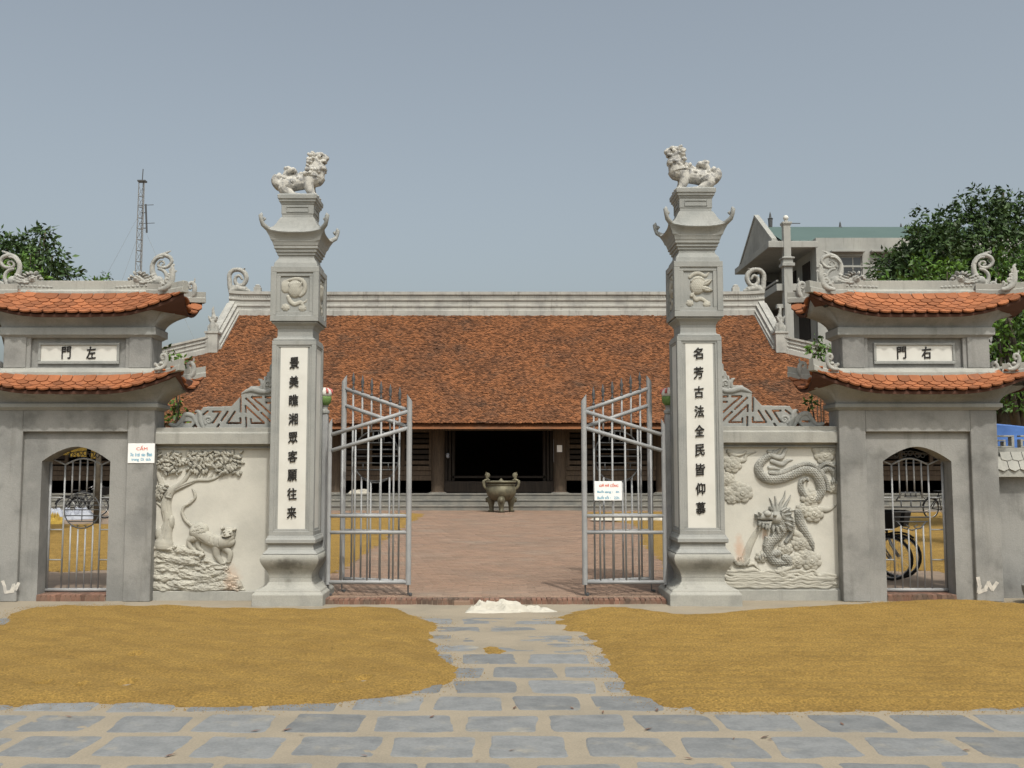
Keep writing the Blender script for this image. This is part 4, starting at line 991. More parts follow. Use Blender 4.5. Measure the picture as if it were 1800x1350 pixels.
# ================================================================ RELIEF WALLS
YW = 13.32
TIG = wallmap(260, 780, 4.655, YW); DRA = wallmap(1260, 770, 4.657, YW)
def wall(side):
    lab = 'cream wall with a tiger, tree and rocks in relief' if side < 0 else 'cream wall with a dragon over waves in relief'
    xa, xb = (273, 500) if side < 0 else (1246, 1473)
    Xa, Xb = (xa - PX) / F * YW, (xb - PX) / F * YW
    t = thing('relief_wall', lab, 'wall', ((Xa + Xb) / 2, YW, 0), 0, 'carved walls between towers and pillars', world=True)
    dy = 0 if side < 0 else -2.5
    z = lambda py: Zp(py + dy, YW)
    sp = ()
    if side < 0: sp = ((tuple(TIG(np.array([690.]), np.array([1140.]), np.array([0.]))[0]), (.16, .3, .30), (.42, .26, .17), .45),)
    else: sp = ((tuple(DRA(np.array([185.]), np.array([910.]), np.array([0.]))[0]), (.09, .3, .22), (.5, .31, .21), .6), (tuple(DRA(np.array([395.]), np.array([800.]), np.array([0.]))[0]), (.05, .3, .22), (.55, .32, .2), .5))
    cm = mat('cream_wall_' + ('a' if side < 0 else 'b'), (.53, .515, .465), (.44, .43, .39), 1.4, .42, .7, .9, .2, 25, stain=((.33, .31, .27), 1.9, .62, .8, .35), fine=.03, spots=sp)
    rm = mat('carving_' + ('a' if side < 0 else 'b'), (.40, .385, .335), (.31, .30, .265), 5, .35, .7, .9, .3, 70, fine=.06, spots=sp)
    b = MB(); b.box(Xa, Xb, YW, YW + .22, z(1040), z(788)); b.build('panel', cm, t)
    b = MB(); b.box(Xa, Xb, YW - .045, YW + .24, -.02, z(1038.5)); b.build('foot_course', M['moulding'], t, bevel=.008)
    b = MB()
    pr = [(.04, z(789)), (.04, z(787)), (.016, z(785)), (.016, z(783.5)), (.03, z(783)), (.03, z(781.5)), (.115, z(781)), (.115, z(762)), (.085, z(760)), (.085, z(752)), (-.285, z(752)), (-.285, z(760)), (-.30, z(762)), (-.30, z(781)), (-.24, z(783)), (-.24, z(789))]
    b.rings([[(X, YW - o_, zz) for o_, zz in pr] for X in (Xa, Xb)]); b.build('coping', M['moulding'], t, bevel=.004)
    # pierced fret screen on the coping: drawn once (right-hand one), mirrored for the left
    R = Relief(95, 80, 1570, 985, 4.2)
    sil = [(100, 985), (100, 95), (132, 95), (180, 150), (184, 228), (210, 238), (226, 290), (258, 300), (262, 350), (285, 345), (296, 410), (330, 425), (430, 420), (480, 470), (545, 515), (572, 560), (600, 592), (690, 690), (1060, 698), (1092, 745), (1165, 740), (1185, 790), (1320, 785), (1352, 850), (1425, 922), (1500, 905), (1528, 930), (1490, 965), (1420, 985)]
    R.fill(sil, 50, 10)
    W = 11
    def slit(*pp, w=W):
        for a_, c_ in zip(pp[:-1], pp[1:]): R.cut([a_, c_], w * 1.25, 200, 3)
    slit((122, 110), (122, 290)); slit((130, 572), (228, 572)); slit((290, 572), (412, 572), (340, 640)); slit((152, 800), (152, 645), (218, 645)); slit((165, 790), (330, 640)); slit((330, 742), (488, 590)); slit((140, 920), (285, 780))
    slit((255, 915), (425, 915), (425, 865)); slit((255, 912), (497, 690), (495, 770)); slit((492, 845), (492, 968)); slit((566, 560), (566, 768)); slit((566, 852), (566, 914), (738, 914), (640, 765)); slit((735, 765), (815, 880)); slit((830, 762), (930, 762)); slit((840, 775), (925, 905), (975, 905)); slit((1000, 758), (1075, 815)); slit((850, 935), (872, 968)); slit((1150, 965), (1170, 935), (1190, 965)); slit((1225, 900), (1310, 905)); slit((1160, 780), (1180, 800)); slit((1375, 905), (1400, 930))
    R.H = np.where(R.H < 12, 0, R.H); flat = R.H > 0
    R.stroke([(150, 470), (200, 500), (300, 495), (400, 470), (480, 490), (545, 520)], [22, 30, 36, 34, 24, 10], .8, 50); R.spiral(205, 400, 48, 1.3, 17, .9, 1, 2.5, 50); R.stroke([(285, 450), (278, 390), (300, 345), (325, 335)], [22, 24, 18, 8], .9, 46); R.stroke([(240, 470), (250, 380), (225, 300)], [16, 16, 8], .9, 50)
    R.stroke([(160, 300), (150, 230), (140, 150)], [22, 18, 8], .8, 46)
    R.spiral(985, 880, 58, 1.4, 18, .8, -1, .8, 50); R.stroke([(1060, 960), (1090, 880), (1100, 800), (1140, 750)], [26, 34, 30, 12], .8, 46); R.stroke([(1160, 900), (1200, 820), (1290, 800), (1340, 870), (1420, 945), (1510, 930)], [20, 28, 32, 30, 24, 10], .8, 44)
    km = wallmap(1250, 620 - 2.5 * (side < 0) * 0, 7.5, YW, mirror=(side < 0))
    zo = 0 if side > 0 else -.012
    def fn(x, y, h):
        v = km(x, y, h * .9); v[:, 1] += .10; v[:, 2] += zo; return v
    R.mesh('fret_screen', fn, M['pillar'], t, both=True)
    # ------------------------------------------------ carvings
    if side < 0:
        S = 1.9
        R = Relief(50, 50, 830, 460, S); r = random.Random(5)
        R.stroke([(120, 350), (95, 280), (80, 220), (112, 175)], [24, 20, 16, 12], .9)
        def fol(n, x0, x1, y0, y1, edge):
            for k in range(n):
                x, y = r.uniform(x0, x1), r.uniform(y0, y1)
                R.leaf(x, y, r.uniform(34, 56), r.uniform(9, 13), r.choice((r.uniform(.2, 2.9), r.uniform(0, 6.28))), 13, r.uniform(4, 24))
        fol(80, 85, 290, 60, 225, 0); fol(110, 310, 590, 62, 215, 0); fol(90, 560, 760, 62, 235, 0); fol(40, 62, 150, 330, 430, 0)
        R.mesh('leafy_crown', TIG, rm, t)
        R = Relief(50, 150, 640, 860, S)
        R.stroke([(130, 830), (135, 790), (150, 720), (168, 640), (150, 540), (152, 470), (182, 400), (235, 355)], [80, 66, 50, 42, 44, 42, 36, 28], .62); R.blob(95, 745, 34, 60, 34); R.blob(195, 640, 24, 60, 30)
        R.stroke([(230, 362), (290, 310), (328, 255), (342, 195)], [24, 20, 16, 11], .9); R.stroke([(225, 372), (320, 332), (400, 298), (500, 296), (570, 270), (604, 225)], [24, 19, 16, 15, 12, 8], .9)
        R.stroke([(400, 297), (432, 250), (455, 210)], [12, 9, 7], .9); R.stroke([(495, 294), (525, 255), (530, 230)], [11, 9, 6], .9); R.stroke([(150, 540), (110, 505), (72, 480)], [26, 17, 9], .8); R.stroke([(175, 770), (180, 810), (205, 840)], [26, 20, 12], .8)
        for pp in ([(140, 780), (160, 690), (175, 620)], [(165, 560), (160, 480), (190, 410)], [(120, 740), (135, 640), (135, 560)], [(230, 375), (290, 345), (380, 312)]): R.cut(pp, 5, 5)
        R.mesh('tree_trunk', TIG, rm, t)
        R = Relief(260, 350, 740, 1010, 1.7)
        R.stroke([(355, 668), (308, 622), (283, 560), (300, 512), (348, 482), (386, 442), (381, 400), (364, 370)], [17, 15, 14, 14, 13, 12, 11, 5], 1.0, 4)
        R.blob(425, 715, 76, 72, 58, -.5); R.stroke([(400, 720), (470, 760), (550, 800), (620, 805), (672, 800)], [60, 56, 56, 62, 46], .85, 6)
        R.stroke([(385, 765), (342, 792), (350, 842), (384, 872)], [42, 24, 21, 15], .95, 6); R.stroke([(410, 790), (412, 840), (448, 880)], [28, 22, 14], .9, 0)
        R.stroke([(565, 830), (568, 910), (604, 976)], [44, 30, 20], .95, 4); R.blob(612, 980, 24, 14, 22); R.stroke([(635, 850), (672, 900), (666, 960)], [34, 25, 18], .95, 6); R.blob(660, 966, 22, 14, 24)
        R.stroke([(630, 800), (660, 760)], [58, 54], .8, 14); R.blob(668, 735, 52, 50, 62); R.blob(617, 692, 15, 15, 60); R.blob(712, 702, 15, 15, 60); R.blob(656, 752, 36, 24, 20, base=56); R.blob(650, 735, 12, 9, 12, base=72)
        R.blob(690, 722, 9, 7, 10, base=62); R.blob(636, 716, 9, 7, 10, base=60); R.cut([(628, 764), (656, 768), (688, 758)], 7, 34); R.cut([(678, 718), (700, 722)], 4, 10)
        for x, y in ((400, 690), (430, 680), (455, 700), (420, 715), (470, 730), (390, 720), (440, 735)): R.cut([(x - 10, y), (x, y - 9), (x + 11, y - 2)], 3.5, 7)
        for pp in ([(520, 760), (516, 800)], [(550, 770), (548, 815)], [(585, 780), (590, 830)], [(430, 770), (470, 800)]): R.cut(pp, 5, 6)
        R.smooth(1); R.mesh('tiger', TIG, rm, t)
        R = Relief(44, 790, 810, 1206, 2.0)
        base = [(44, 800), (120, 800), (190, 825), (250, 835), (300, 830), (345, 865), (440, 880), (458, 905), (430, 985), (418, 1010), (440, 955), (480, 935), (560, 985), (655, 1000), (668, 1030), (690, 1080), (735, 1085), (770, 1150), (800, 1204), (44, 1204)]
        R.fill(base, 16, 24); r = random.Random(11)
        led = [((60, 880), (140, 925), (220, 940)), ((110, 850), (170, 850), (200, 880)), ((240, 870), (310, 880), (440, 895)), ((60, 1000), (120, 1020), (200, 1000)), ((230, 950), (310, 960), (400, 975)), ((170, 1030), (260, 1040), (340, 1060)),
               ((480, 950), (560, 1000), (650, 1020)), ((270, 1070), (400, 1085), (520, 1090)), ((60, 1090), (150, 1100), (240, 1085)), ((180, 1140), (300, 1150), (420, 1130)), ((430, 1130), (520, 1120), (640, 1090)), ((580, 1090), (670, 1095), (720, 1100)), ((60, 1160), (140, 1180), (260, 1185)), ((300, 1190), (450, 1180), (640, 1175)), ((640, 1140), (720, 1130), (760, 1170)), ((450, 1040), (540, 1060), (600, 1050)), ((90, 960), (150, 975), (210, 960)), ((520, 1160), (620, 1150), (700, 1175))]
        for a_, b_, c_ in led:
            R.stroke([a_, b_, c_], [r.uniform(16, 24), r.uniform(26, 36), r.uniform(14, 22)], .75, r.uniform(6, 18), 6, .35)
        for k in range(70):
            x, y = r.uniform(50, 740), r.uniform(840, 1200)
            if poly_sd([x], [y], base)[0] > 6: R.blob(x, y, r.uniform(14, 34), r.uniform(8, 18), r.uniform(8, 16), r.uniform(-.4, .5), r.uniform(8, 22), .3)
        keep = R.H > 0
        n_ = (fbm(R.X / 34, R.Y / 20, 77) - .45) * 24 + (fbm(R.X / 9, R.Y / 7, 78) - .45) * 4
        R.H = np.where(keep, np.maximum(1.5, R.H + n_), 0); R.mesh('rock_ledges', TIG, rm, t)
    else:
        dm = M['relief_dark']
        R = Relief(46, 80, 1000, 1110, 2.0)
        R.cloud(125, 215, 78, 26); R.cloud(80, 340, 66, 26); R.cloud(205, 450, 88, 30); R.cloud(95, 440, 60, 24); R.cloud(150, 400, 60, 22); R.cloud(120, 490, 55, 22)
        R.stroke([(110, 130), (180, 180), (225, 180), (245, 140), (320, 115)], [20, 20, 17, 13, 5], .7); R.stroke([(90, 110), (150, 140), (210, 130), (240, 108)], [16, 16, 12, 6], .7, 6)
        R.cloud(880, 140, 82, 26); R.stroke([(800, 95), (830, 160), (850, 190)], [26, 24, 18], .6); R.cloud(935, 110, 50, 22)
        R.cloud(770, 490, 84, 34); R.cloud(790, 615, 84, 36); R.cloud(700, 590, 60, 30); R.stroke([(850, 585), (900, 590), (940, 575), (985, 540)], [24, 20, 14, 5], .7)
        R.cloud(680, 855, 74, 30); R.stroke([(640, 780), (680, 800), (720, 870), (760, 905)], [30, 30, 26, 18], .7); R.cloud(770, 1005, 84, 32); R.cloud(650, 1005, 70, 30); R.cloud(955, 400, 60, 28); R.cloud(365, 975, 52, 28); R.cloud(560, 905, 62, 28); R.cloud(720, 960, 60, 26)
        R.mesh('cloud_scrolls', DRA, rm, t)
        R = Relief(300, 80, 1000, 1060, 1.8)
        R.stroke([(470, 110), (420, 150), (368, 190), (340, 245), (366, 305), (440, 338), (540, 326), (640, 288), (720, 262), (800, 285), (842, 360), (850, 440), (800, 500), (730, 470), (690, 420), (690, 360), (730, 330)], [14, 25, 32, 37, 40, 41, 42, 42, 42, 44, 42, 39, 34, 30, 27, 23, 12], .9)
        R.stroke([(670, 610), (682, 690), (730, 780), (775, 860), (790, 925)], [36, 38, 32, 25, 7], .9); R.stroke([(520, 640), (545, 720), (500, 795), (440, 855), (420, 930), (470, 1010), (560, 1020)], [48, 46, 45, 44, 40, 35, 22], .9)
        R.stroke([(835, 290), (900, 250), (950, 275), (962, 340)], [30, 26, 24, 18], .9); R.stroke([(560, 980), (600, 1020), (580, 1070)], [36, 28, 14], .85); R.stroke([(500, 940), (420, 960), (370, 950)], [28, 22, 16], .9, 10)
        sel = R.H > 6; R.scales(sel, 21, 14, 9)
        for (pts, ww) in (([(330, 190), (326, 260)], 0), ([(480, 300), (560, 282), (640, 245), (720, 220), (790, 235), (845, 290), (880, 350), (892, 430)], 1), ([(420, 290), (470, 296)], 0), ([(590, 640), (605, 720), (585, 790), (545, 840)], 2), ([(390, 800), (372, 880)], 0), ([(840, 250), (890, 215), (950, 235)], 0)):
            c = crom(pts, 5)
            for i in range(len(c) - 1):
                d = c[i + 1] - c[i]; an = math.atan2(d[1], d[0]) - 1.05; R.leaf(c[i][0], c[i][1] + 6, 36, 11, an, 16, 16)
        for pts, rr in (([(440, 140), (520, 160), (560, 100), (572, 86)], [20, 22, 14, 6]), ([(450, 190), (530, 215), (580, 185), (618, 178)], [18, 20, 12, 4]), ([(430, 240), (470, 245), (515, 255)], [16, 14, 4]), ([(420, 110), (470, 125), (520, 90)], [14, 16, 6])): R.stroke(pts, rr, .7, 6)
        # head
        R.blob(485, 650, 62, 54, 50); R.stroke([(470, 650), (410, 640), (350, 650), (322, 655)], [42, 36, 26, 12], .9, 14); R.blob(408, 620, 33, 29, 36, base=28); R.stroke([(430, 690), (380, 692), (335, 680)], [22, 16, 8], .9, 14); R.cut([(325, 668), (390, 676), (440, 672)], 7, 40); R.blob(462, 628, 16, 12, 16, base=56)
        for pts, rr in (([(470, 600), (455, 540), (432, 490)], [16, 11, 4]), ([(492, 600), (486, 540), (476, 478)], [17, 12, 4]), ([(512, 600), (520, 540), (548, 490), (560, 432)], [17, 13, 9, 3]), ([(535, 610), (560, 550), (590, 500), (604, 468)], [15, 11, 8, 3]), ([(555, 625), (580, 600), (640, 588)], [11, 8, 3]), ([(560, 690), (610, 695), (640, 680)], [13, 9, 3])): R.stroke(pts, rr, .9, 8)
        for k in range(14): R.leaf(510 + 5 * k % 60, 600 + 11 * k % 130, 66, 13, -.6 + .13 * k, 18, 34)
        for x, y in ((948, 330), (972, 350), (935, 345), (360, 940), (345, 960), (385, 945), (700, 330), (740, 320)): R.leaf(x, y, 40, 9, 1.5, 16, 20)
        for (x, y, L, an) in ((430, 700, 60, 2.0), (455, 712, 66, 1.7), (480, 715, 70, 1.4), (505, 712, 64, 1.1), (350, 690, 34, 2.2), (375, 700, 40, 1.9), (400, 705, 48, 1.8), (540, 660, 80, .2), (545, 690, 80, .5), (535, 630, 80, -.2), (528, 606, 78, -.5), (330, 640, 30, -2.4), (352, 628, 28, -2.0), (440, 596, 40, -1.9)):
            R.leaf(x, y, L, 11, an, 18, 40)
        R.mesh('dragon', DRA, dm, t)
        R = Relief(46, 690, 1000, 1230, 2.2)
        R.stroke([(372, 715), (318, 785), (268, 880), (232, 985), (215, 1030)], [15, 24, 30, 34, 38], .4)
        R.fill([(46, 1110), (90, 1070), (180, 1060), (300, 1050), (360, 1085), (500, 1090), (640, 1085), (760, 1100), (990, 1125), (998, 1226), (46, 1226)], 8, 18)
        r = random.Random(3)
        for row in range(9):
            y0 = 1088 + row * 16; pts = []; x = 56 + row % 3 * 20
            while x < 985: pts.append((x, y0 + (6 if len(pts) % 2 else -5) + r.uniform(-6, 6) + max(0, 30 - row * 6) * (x > 800))); x += r.uniform(40, 85)
            if len(pts) > 3: R.stroke(pts, [r.uniform(9, 15) for _ in pts], .55, 7 + r.uniform(0, 6), 5)
        for k in range(12): R.leaf(200 + r.uniform(-50, 40), 1040 + r.uniform(-5, 10), 70, 13, -1.57 + r.uniform(-.9, .9), 16, 14)
        R.stroke([(100, 1060), (125, 1010), (118, 990)], [16, 10, 4], .9, 6); R.stroke([(250, 1040), (290, 1030), (310, 1040), (350, 1080)], [14, 12, 10, 6], .9, 6); R.cloud(540, 1100, 60, 26); R.stroke([(600, 1060), (560, 1075), (500, 1095), (470, 1080)], [16, 20, 18, 8], .9, 8)
        R.mesh('waves', DRA, rm, t)
    return t
wall(-1); wall(1)
# ================================================================ MAIN GATE: four leaves, folded open in pairs
def leaf_gate(side, outer):
    """outer: leaf hung on the pillar (False) or the second leaf folded behind it (True)"""
    lab = {(-1, False): 'grey tube gate leaf hinged to the pillar whose script begins 景', (-1, True): 'grey gate leaf with dark spear tips folded behind the left leaf', (1, False): 'grey tube gate leaf carrying a white notice board', (1, True): 'grey gate leaf with dark spear tips folded behind the noticed leaf'}[(side, outer)]
    XH = 1.148; Y0 = 13.10
    if not outer:
        a = Vector((side * (PX - 580) / F * 13.1, 13.12)); c = Vector((side * XH, Y0))
        zt0, zt1 = (764, 723.5), (792, 752.5); ph, po = 738, 695
    else:
        a = Vector((side * (XH + .01), Y0 + .07)); c = Vector((side * 2.075, 13.52))
        zt0, zt1 = (721, 683.5), (750, 713); ph, po = 700, 662
    t = thing('gate_leaf', lab, 'gate', (a.x, a.y, CZ), 0, 'grey leaves of the main gate', world=True)
    def pt(u, z): v = a.lerp(c, u); return (v.x, v.y, z)
    z = lambda py, u: Zp(py, a.y + (c.y - a.y) * u)
    S_ = M['steel']
    def part(nm, pts, r, m=S_, n=10): b = MB(); b.tube(pts, r, n); return b.build(nm, m, t, smooth=True)
    zb = Zp(1023.5, 13.1)
    for u, top, r in ((0.0, ph, .028), (1.0, po, .036)):
        b = MB(); n = 12; v = a.lerp(c, u); zt_ = z(top, u); dr = 1 if (c.x - a.x) * (1 if u else -1) > 0 else -1
        b.rings([[(v.x + r * math.cos(2 * math.pi * j / n), v.y + r * math.sin(2 * math.pi * j / n), zz + (.05 * -dr * math.cos(2 * math.pi * j / n) if zz > 1 else 0)) for j in range(n)] for zz in (zb - .03, zt_ - .03)])
        b.build('post', S_, t, smooth=False)
        b = MB(); b.tube([(v.x, v.y, zb - .03), (v.x, v.y, CZ + .012)], .008, 6); b.lathe(v.x + .03, v.y, [(.004, CZ + .002), (.022, CZ + .006), (.022, CZ + .03), (.004, CZ + .036)], 10); b.build('caster', M['iron'], t)
    part('bottom_rail', [pt(.0, zb), pt(1, zb)], .026)
    for py in (907, 936): part('middle_rail', [pt(0, Zp(py, 13.1)), pt(1, Zp(py, 13.1))], .024)
    for p0, p1 in (zt0, zt1): part('sloping_rail', [pt(.02, z(p0, 0)), pt(.98, z(p1, 1))], .027)
    zu = lambda u: z(zt0[0], 0) + (z(zt0[1], 1) - z(zt0[0], 0)) * u
    zl = lambda u: z(zt1[0], 0) + (z(zt1[1], 1) - z(zt1[0], 0)) * u
    N = 6
    cc = .50; zc = Zp(803, 13.3); rr = .345; L = (c - a).length
    us = [(i + 1) / (N + 1) for i in range(N)] if outer else [(i + 1) / (5 + 1.2) for i in range(5)]
    for i, u in enumerate(us):
        if outer and abs(u - cc) * L < rr * .93:
            h = math.sqrt(rr * rr - ((u - cc) * L) ** 2)
            part('bar', [pt(u, zb), pt(u, zc - h)], .0125, n=8); part('bar', [pt(u, zc + h), pt(u, zu(u))], .0125, n=8)
        else: part('bar', [pt(u, zb), pt(u, zu(u))], .0125, n=8)
        if outer:
            v = pt(u, zu(u)); b = MB()
            b.lathe(v[0], v[1], [(.012, v[2] + .02), (.022, v[2] + .03), (.022, v[2] + .045), (.012, v[2] + .055), (.012, v[2] + .10), (.024, v[2] + .115), (.012, v[2] + .13), (.024, v[2] + .165), (.018, v[2] + .2), (.002, v[2] + .27)], 8)
            b.build('spear_tip', M['iron'], t, smooth=True)
    if outer:
        b = MB(); rg = [pt(cc + rr / L * math.cos(q), zc + rr * math.sin(q)) for q in np.linspace(0, 2 * math.pi, 41)]
        b.tube(rg, .011, 6, False)
        for q in (-.82, -.50, -.24, .02, .28, .54):
            w = math.sqrt(1 - q * q) * rr / L
            if q == -.82: b.tube([pt(cc - w, zc + q * rr), pt(cc - w * .3, zc - .93 * rr), pt(cc + w * .3, zc - .93 * rr), pt(cc + w, zc + q * rr)], .008, 6)
            else: b.tube([pt(cc - w, zc + q * rr), pt(cc + w, zc + q * rr)], .010, 6)
        for q in (-.35, -.12, .12, .35): b.tube([pt(cc + q * rr / L, zc + .54 * rr), pt(cc + q * rr / L, zc + (.80 if abs(q) > .2 else .95) * rr)], .008, 6)
        for q in (-.55, .55): b.tube([pt(cc + q * rr / L, zc - .24 * rr), pt(cc + q * rr / L, zc - .5 * rr)], .008, 6)
        b.build('medallion', M['iron'], t, smooth=True)
    return t
for s_ in (-1, 1):
    for o_ in (False, True): leaf_gate(s_, o_)
notice(1045, 1093, 846, 879.5, 13.065, 'white notice board with red and blue lettering hung on the gate leaf', [('GIỜ MỞ CỔNG', .02, .30, .70, .20, M['red']), ('Buổi sáng :   6h', .0, -.05, .8, .18, M['blue']), ('Buổi tối :   22h', 0, -.34, .8, .18, M['blue'])])
# hinge posts behind the pillars with their lotus buds
for s_ in (-1, 1):
    x = s_ * 303.5 / F * 13.38; y = 13.40
    t = thing('lotus_post', 'grey gate post with a pink and green lotus bud behind the %s' % ('left pillar' if s_ < 0 else 'right pillar'), 'post', (x, y, CZ), 0, 'lotus posts behind the pillars')
    z = lambda py: Zp(py, y) - CZ
    b = MB(); b.box(-.055, .055, -.055, .055, -.05, z(729)); b.build('post', M['steel'], t, bevel=.006)
    b = MB(); b.lathe(0, 0, [(.05, z(729)), (.07, z(726)), (.07, z(722)), (.045, z(720)), (.045, z(716)), (.062, z(713))], 16); b.build('collar', M['pillar'], t, smooth=False)
    b = MB(); b.lathe(0, 0, [(.05, z(713)), (.085, z(708)), (.095, z(701)), (.09, z(697)), (.05, z(696))], 16); b.build('calyx', M['green'], t, smooth=True)
    b = MB(); b.lathe(0, 0, [(.05, z(698)), (.092, z(696)), (.10, z(691)), (.085, z(686)), (.05, z(682.5)), (.004, z(681))], 16)
    bud = b.build('bud', M['white'], t, smooth=True)
    for k in range(6):
        an = k * math.pi / 3; q = MB(); q.tube([(.102 * math.cos(an), .102 * math.sin(an), z(692)), (.09 * math.cos(an), .09 * math.sin(an), z(686)), (.05 * math.cos(an), .05 * math.sin(an), z(682.2))], [.02, .018, .006], 6); q.build('petal', M['pink'], t, smooth=True)
# ================================================================ TEMPLE HALL
YE, ZE = 38.6, Zp(744, 38.6); SL = .85
hall = thing('temple_hall', 'long low temple hall under a huge brown tiled roof behind the gates', 'temple', (0, 42, 0), 0, None, world=True)
def roofpt(px, py, off=0.0):                         # photo pixel -> front roof plane
    a, b = (px - PX) / F, (PY - py) / F
    sx, sy, sz = a, CT - b * ST, ST + b * CT
    # CAMH + t*sz = ZE + off + SL*(t*sy - YE)
    t = (ZE + off - SL * YE - CAMH) / (sz - SL * sy)
    return Vector((sx * t, sy * t, CAMH + sz * t))
YR = 44.87; ZRD = ZE + SL * (YR - YE)
edgeL = [roofpt(408, 549), roofpt(374, 612), roofpt(292, 632)]
def half_at(z):                                      # half width of the front slope at height z
    pts = [(ZRD, 12.0), (edgeL[1].z, 11.9), (edgeL[2].z, 13.35), (5.2, 15.6), (4.2, 17.9), (ZE, 19.6)]
    zs = [p[0] for p in pts][::-1]; xs = [p[1] for p in pts][::-1]
    return np.interp(z, zs, xs)
wl = half_at(ZRD)
# front slope: thousands of small clay tiles, each one real, joined
def roof_tiles():
    w, ex = .118, .083; slope = math.hypot(1, SL); n = int((YR - YE) * slope / ex)
    P0 = []; 
    for r in range(n):
        q = r / n; yy = YE + (YR - YE) * q; zz = ZE + (ZRD - ZE) * q; h = float(half_at(zz))
        k = np.arange(-h + (r % 2) * w / 2, h, w); k = k + rng.normal(0, .006, len(k))
        up = np.clip((np.abs(k) - 15.6) / 4, 0, 1) ** 2 * (1 - q * 2.2 if q < .45 else 0) * .8
        sag = -.06 * math.sin(math.pi * q)
        P0.append(np.stack([k, np.full(len(k), yy) + rng.normal(0, .008, len(k)), zz + up + sag + rng.normal(0, .008, len(k)) + .05 * (fbm(k * .35, np.full(len(k), yy * .35), 91) - .5)], 1))
    Pn = np.concatenate(P0)
    c, s = 1 / slope, SL / slope                     # up-slope direction (0,c,s); normal (0,-s,c)
    loc = [(-w / 2, .12, 0), (w / 2, .12, 0), (w / 2, .035, .018), (w * .28, .004, .021), (-w * .28, .004, .021), (-w / 2, .035, .018), (w / 2, .035, -.004), (w * .28, .004, -.004), (-w * .28, .004, -.004), (-w / 2, .035, -.004)]
    V = np.stack([Pn + np.array([x, v * c - zz * s, v * s + zz * c]) for x, v, zz in loc], 1).reshape(-1, 3)
    base = (np.arange(len(Pn)) * 10)[:, None]
    f6 = base + np.array([[0, 5, 4, 3, 2, 1]])
    f4 = np.concatenate([base + np.array([q]) for q in ([2, 3, 7, 6], [3, 4, 8, 7], [4, 5, 9, 8])])
    o = np_mesh('roof_tiles', V, [f6, f4], M['tile_old'], hall); tag(o, kind='stuff'); return len(Pn)
roof_tiles()
def zroof(y): return ZE + SL * (y - YE)
b = MB(); d = -.22                                   # roof body under the tiles: front, back, two sides
zz = [ZE, 4.2, 5.2, edgeL[1].z, ZRD]
for i in range(4):
    h0, h1 = half_at(zz[i]), half_at(zz[i + 1]); y0, y1 = YE + (zz[i] - ZE) / SL, YE + (zz[i + 1] - ZE) / SL
    b.add([(-h0, y0, zz[i] + d), (h0, y0, zz[i] + d), (h1, y1, zz[i + 1] + d), (-h1, y1, zz[i + 1] + d)], [(0, 1, 2, 3)])
    b.add([(-h0, 2 * YR - y0, zz[i] + d), (h0, 2 * YR - y0, zz[i] + d), (h1, 2 * YR - y1, zz[i + 1] + d), (-h1, 2 * YR - y1, zz[i + 1] + d)], [(0, 1, 2, 3)])
    for s_ in (-1, 1): b.add([(s_ * h0, y0, zz[i] + d), (s_ * h1, y1, zz[i + 1] + d), (s_ * h1, 2 * YR - y1, zz[i + 1] + d), (s_ * h0, 2 * YR - y0, zz[i] + d)], [(0, 1, 2, 3)])
b.box(-19.3, 19.3, YE + .15, YE + .35, ZE - .14, ZE - .03)
b.build('roof', M['tile_old'], hall)
# lime-plastered ridge with its bands, and the raking bands down the slope
def band(h, w): return [(-w, -.15), (-w, h * .10), (-w * .78, h * .14), (-w * .78, h * .26), (-w * .95, h * .29), (-w * .95, h * .36), (-w * .72, h * .39), (-w * .72, h * .56), (-w * .95, h * .59), (-w * .95, h * .66), (-w * .75, h * .69), (-w * .75, h * .82), (-w * 1.1, h * .86), (-w * 1.1, h)] + \
    [(w * 1.1, h), (w * 1.1, h * .86), (w * .75, h * .82), (w * .75, h * .39), (w * .95, h * .36), (w * .78, h * .26), (w, h * .10), (w, -.15)]
RAKE = [(-.36, -.3), (-.36, .08), (-.31, .10), (-.31, .17), (-.33, .19), (-.33, .25), (-.24, .28), (-.24, .40), (-.26, .42), (-.26, .48), (-.13, .51), (-.13, .62), (.13, .62), (.13, .51), (.26, .48), (.26, .42), (.24, .40), (.24, .28), (.33, .25), (.33, .19), (.31, .17), (.31, .10), (.36, .08), (.36, -.3)]
zrb = Zp(550, YR) ; hr = Zp(513.5, YR) - zrb
b = MB(); b.sweep([(-12.15, YR, zrb + .05), (-11.5, YR, zrb), (-9, YR, zrb - .02), (0, YR, zrb - .02), (9, YR, zrb - .02), (11.5, YR, zrb), (12.15, YR, zrb + .05)], band(hr, .22), [Vector((0, 1, 0))] * 7)
b.build('ridge', M['ridge_white'], hall)
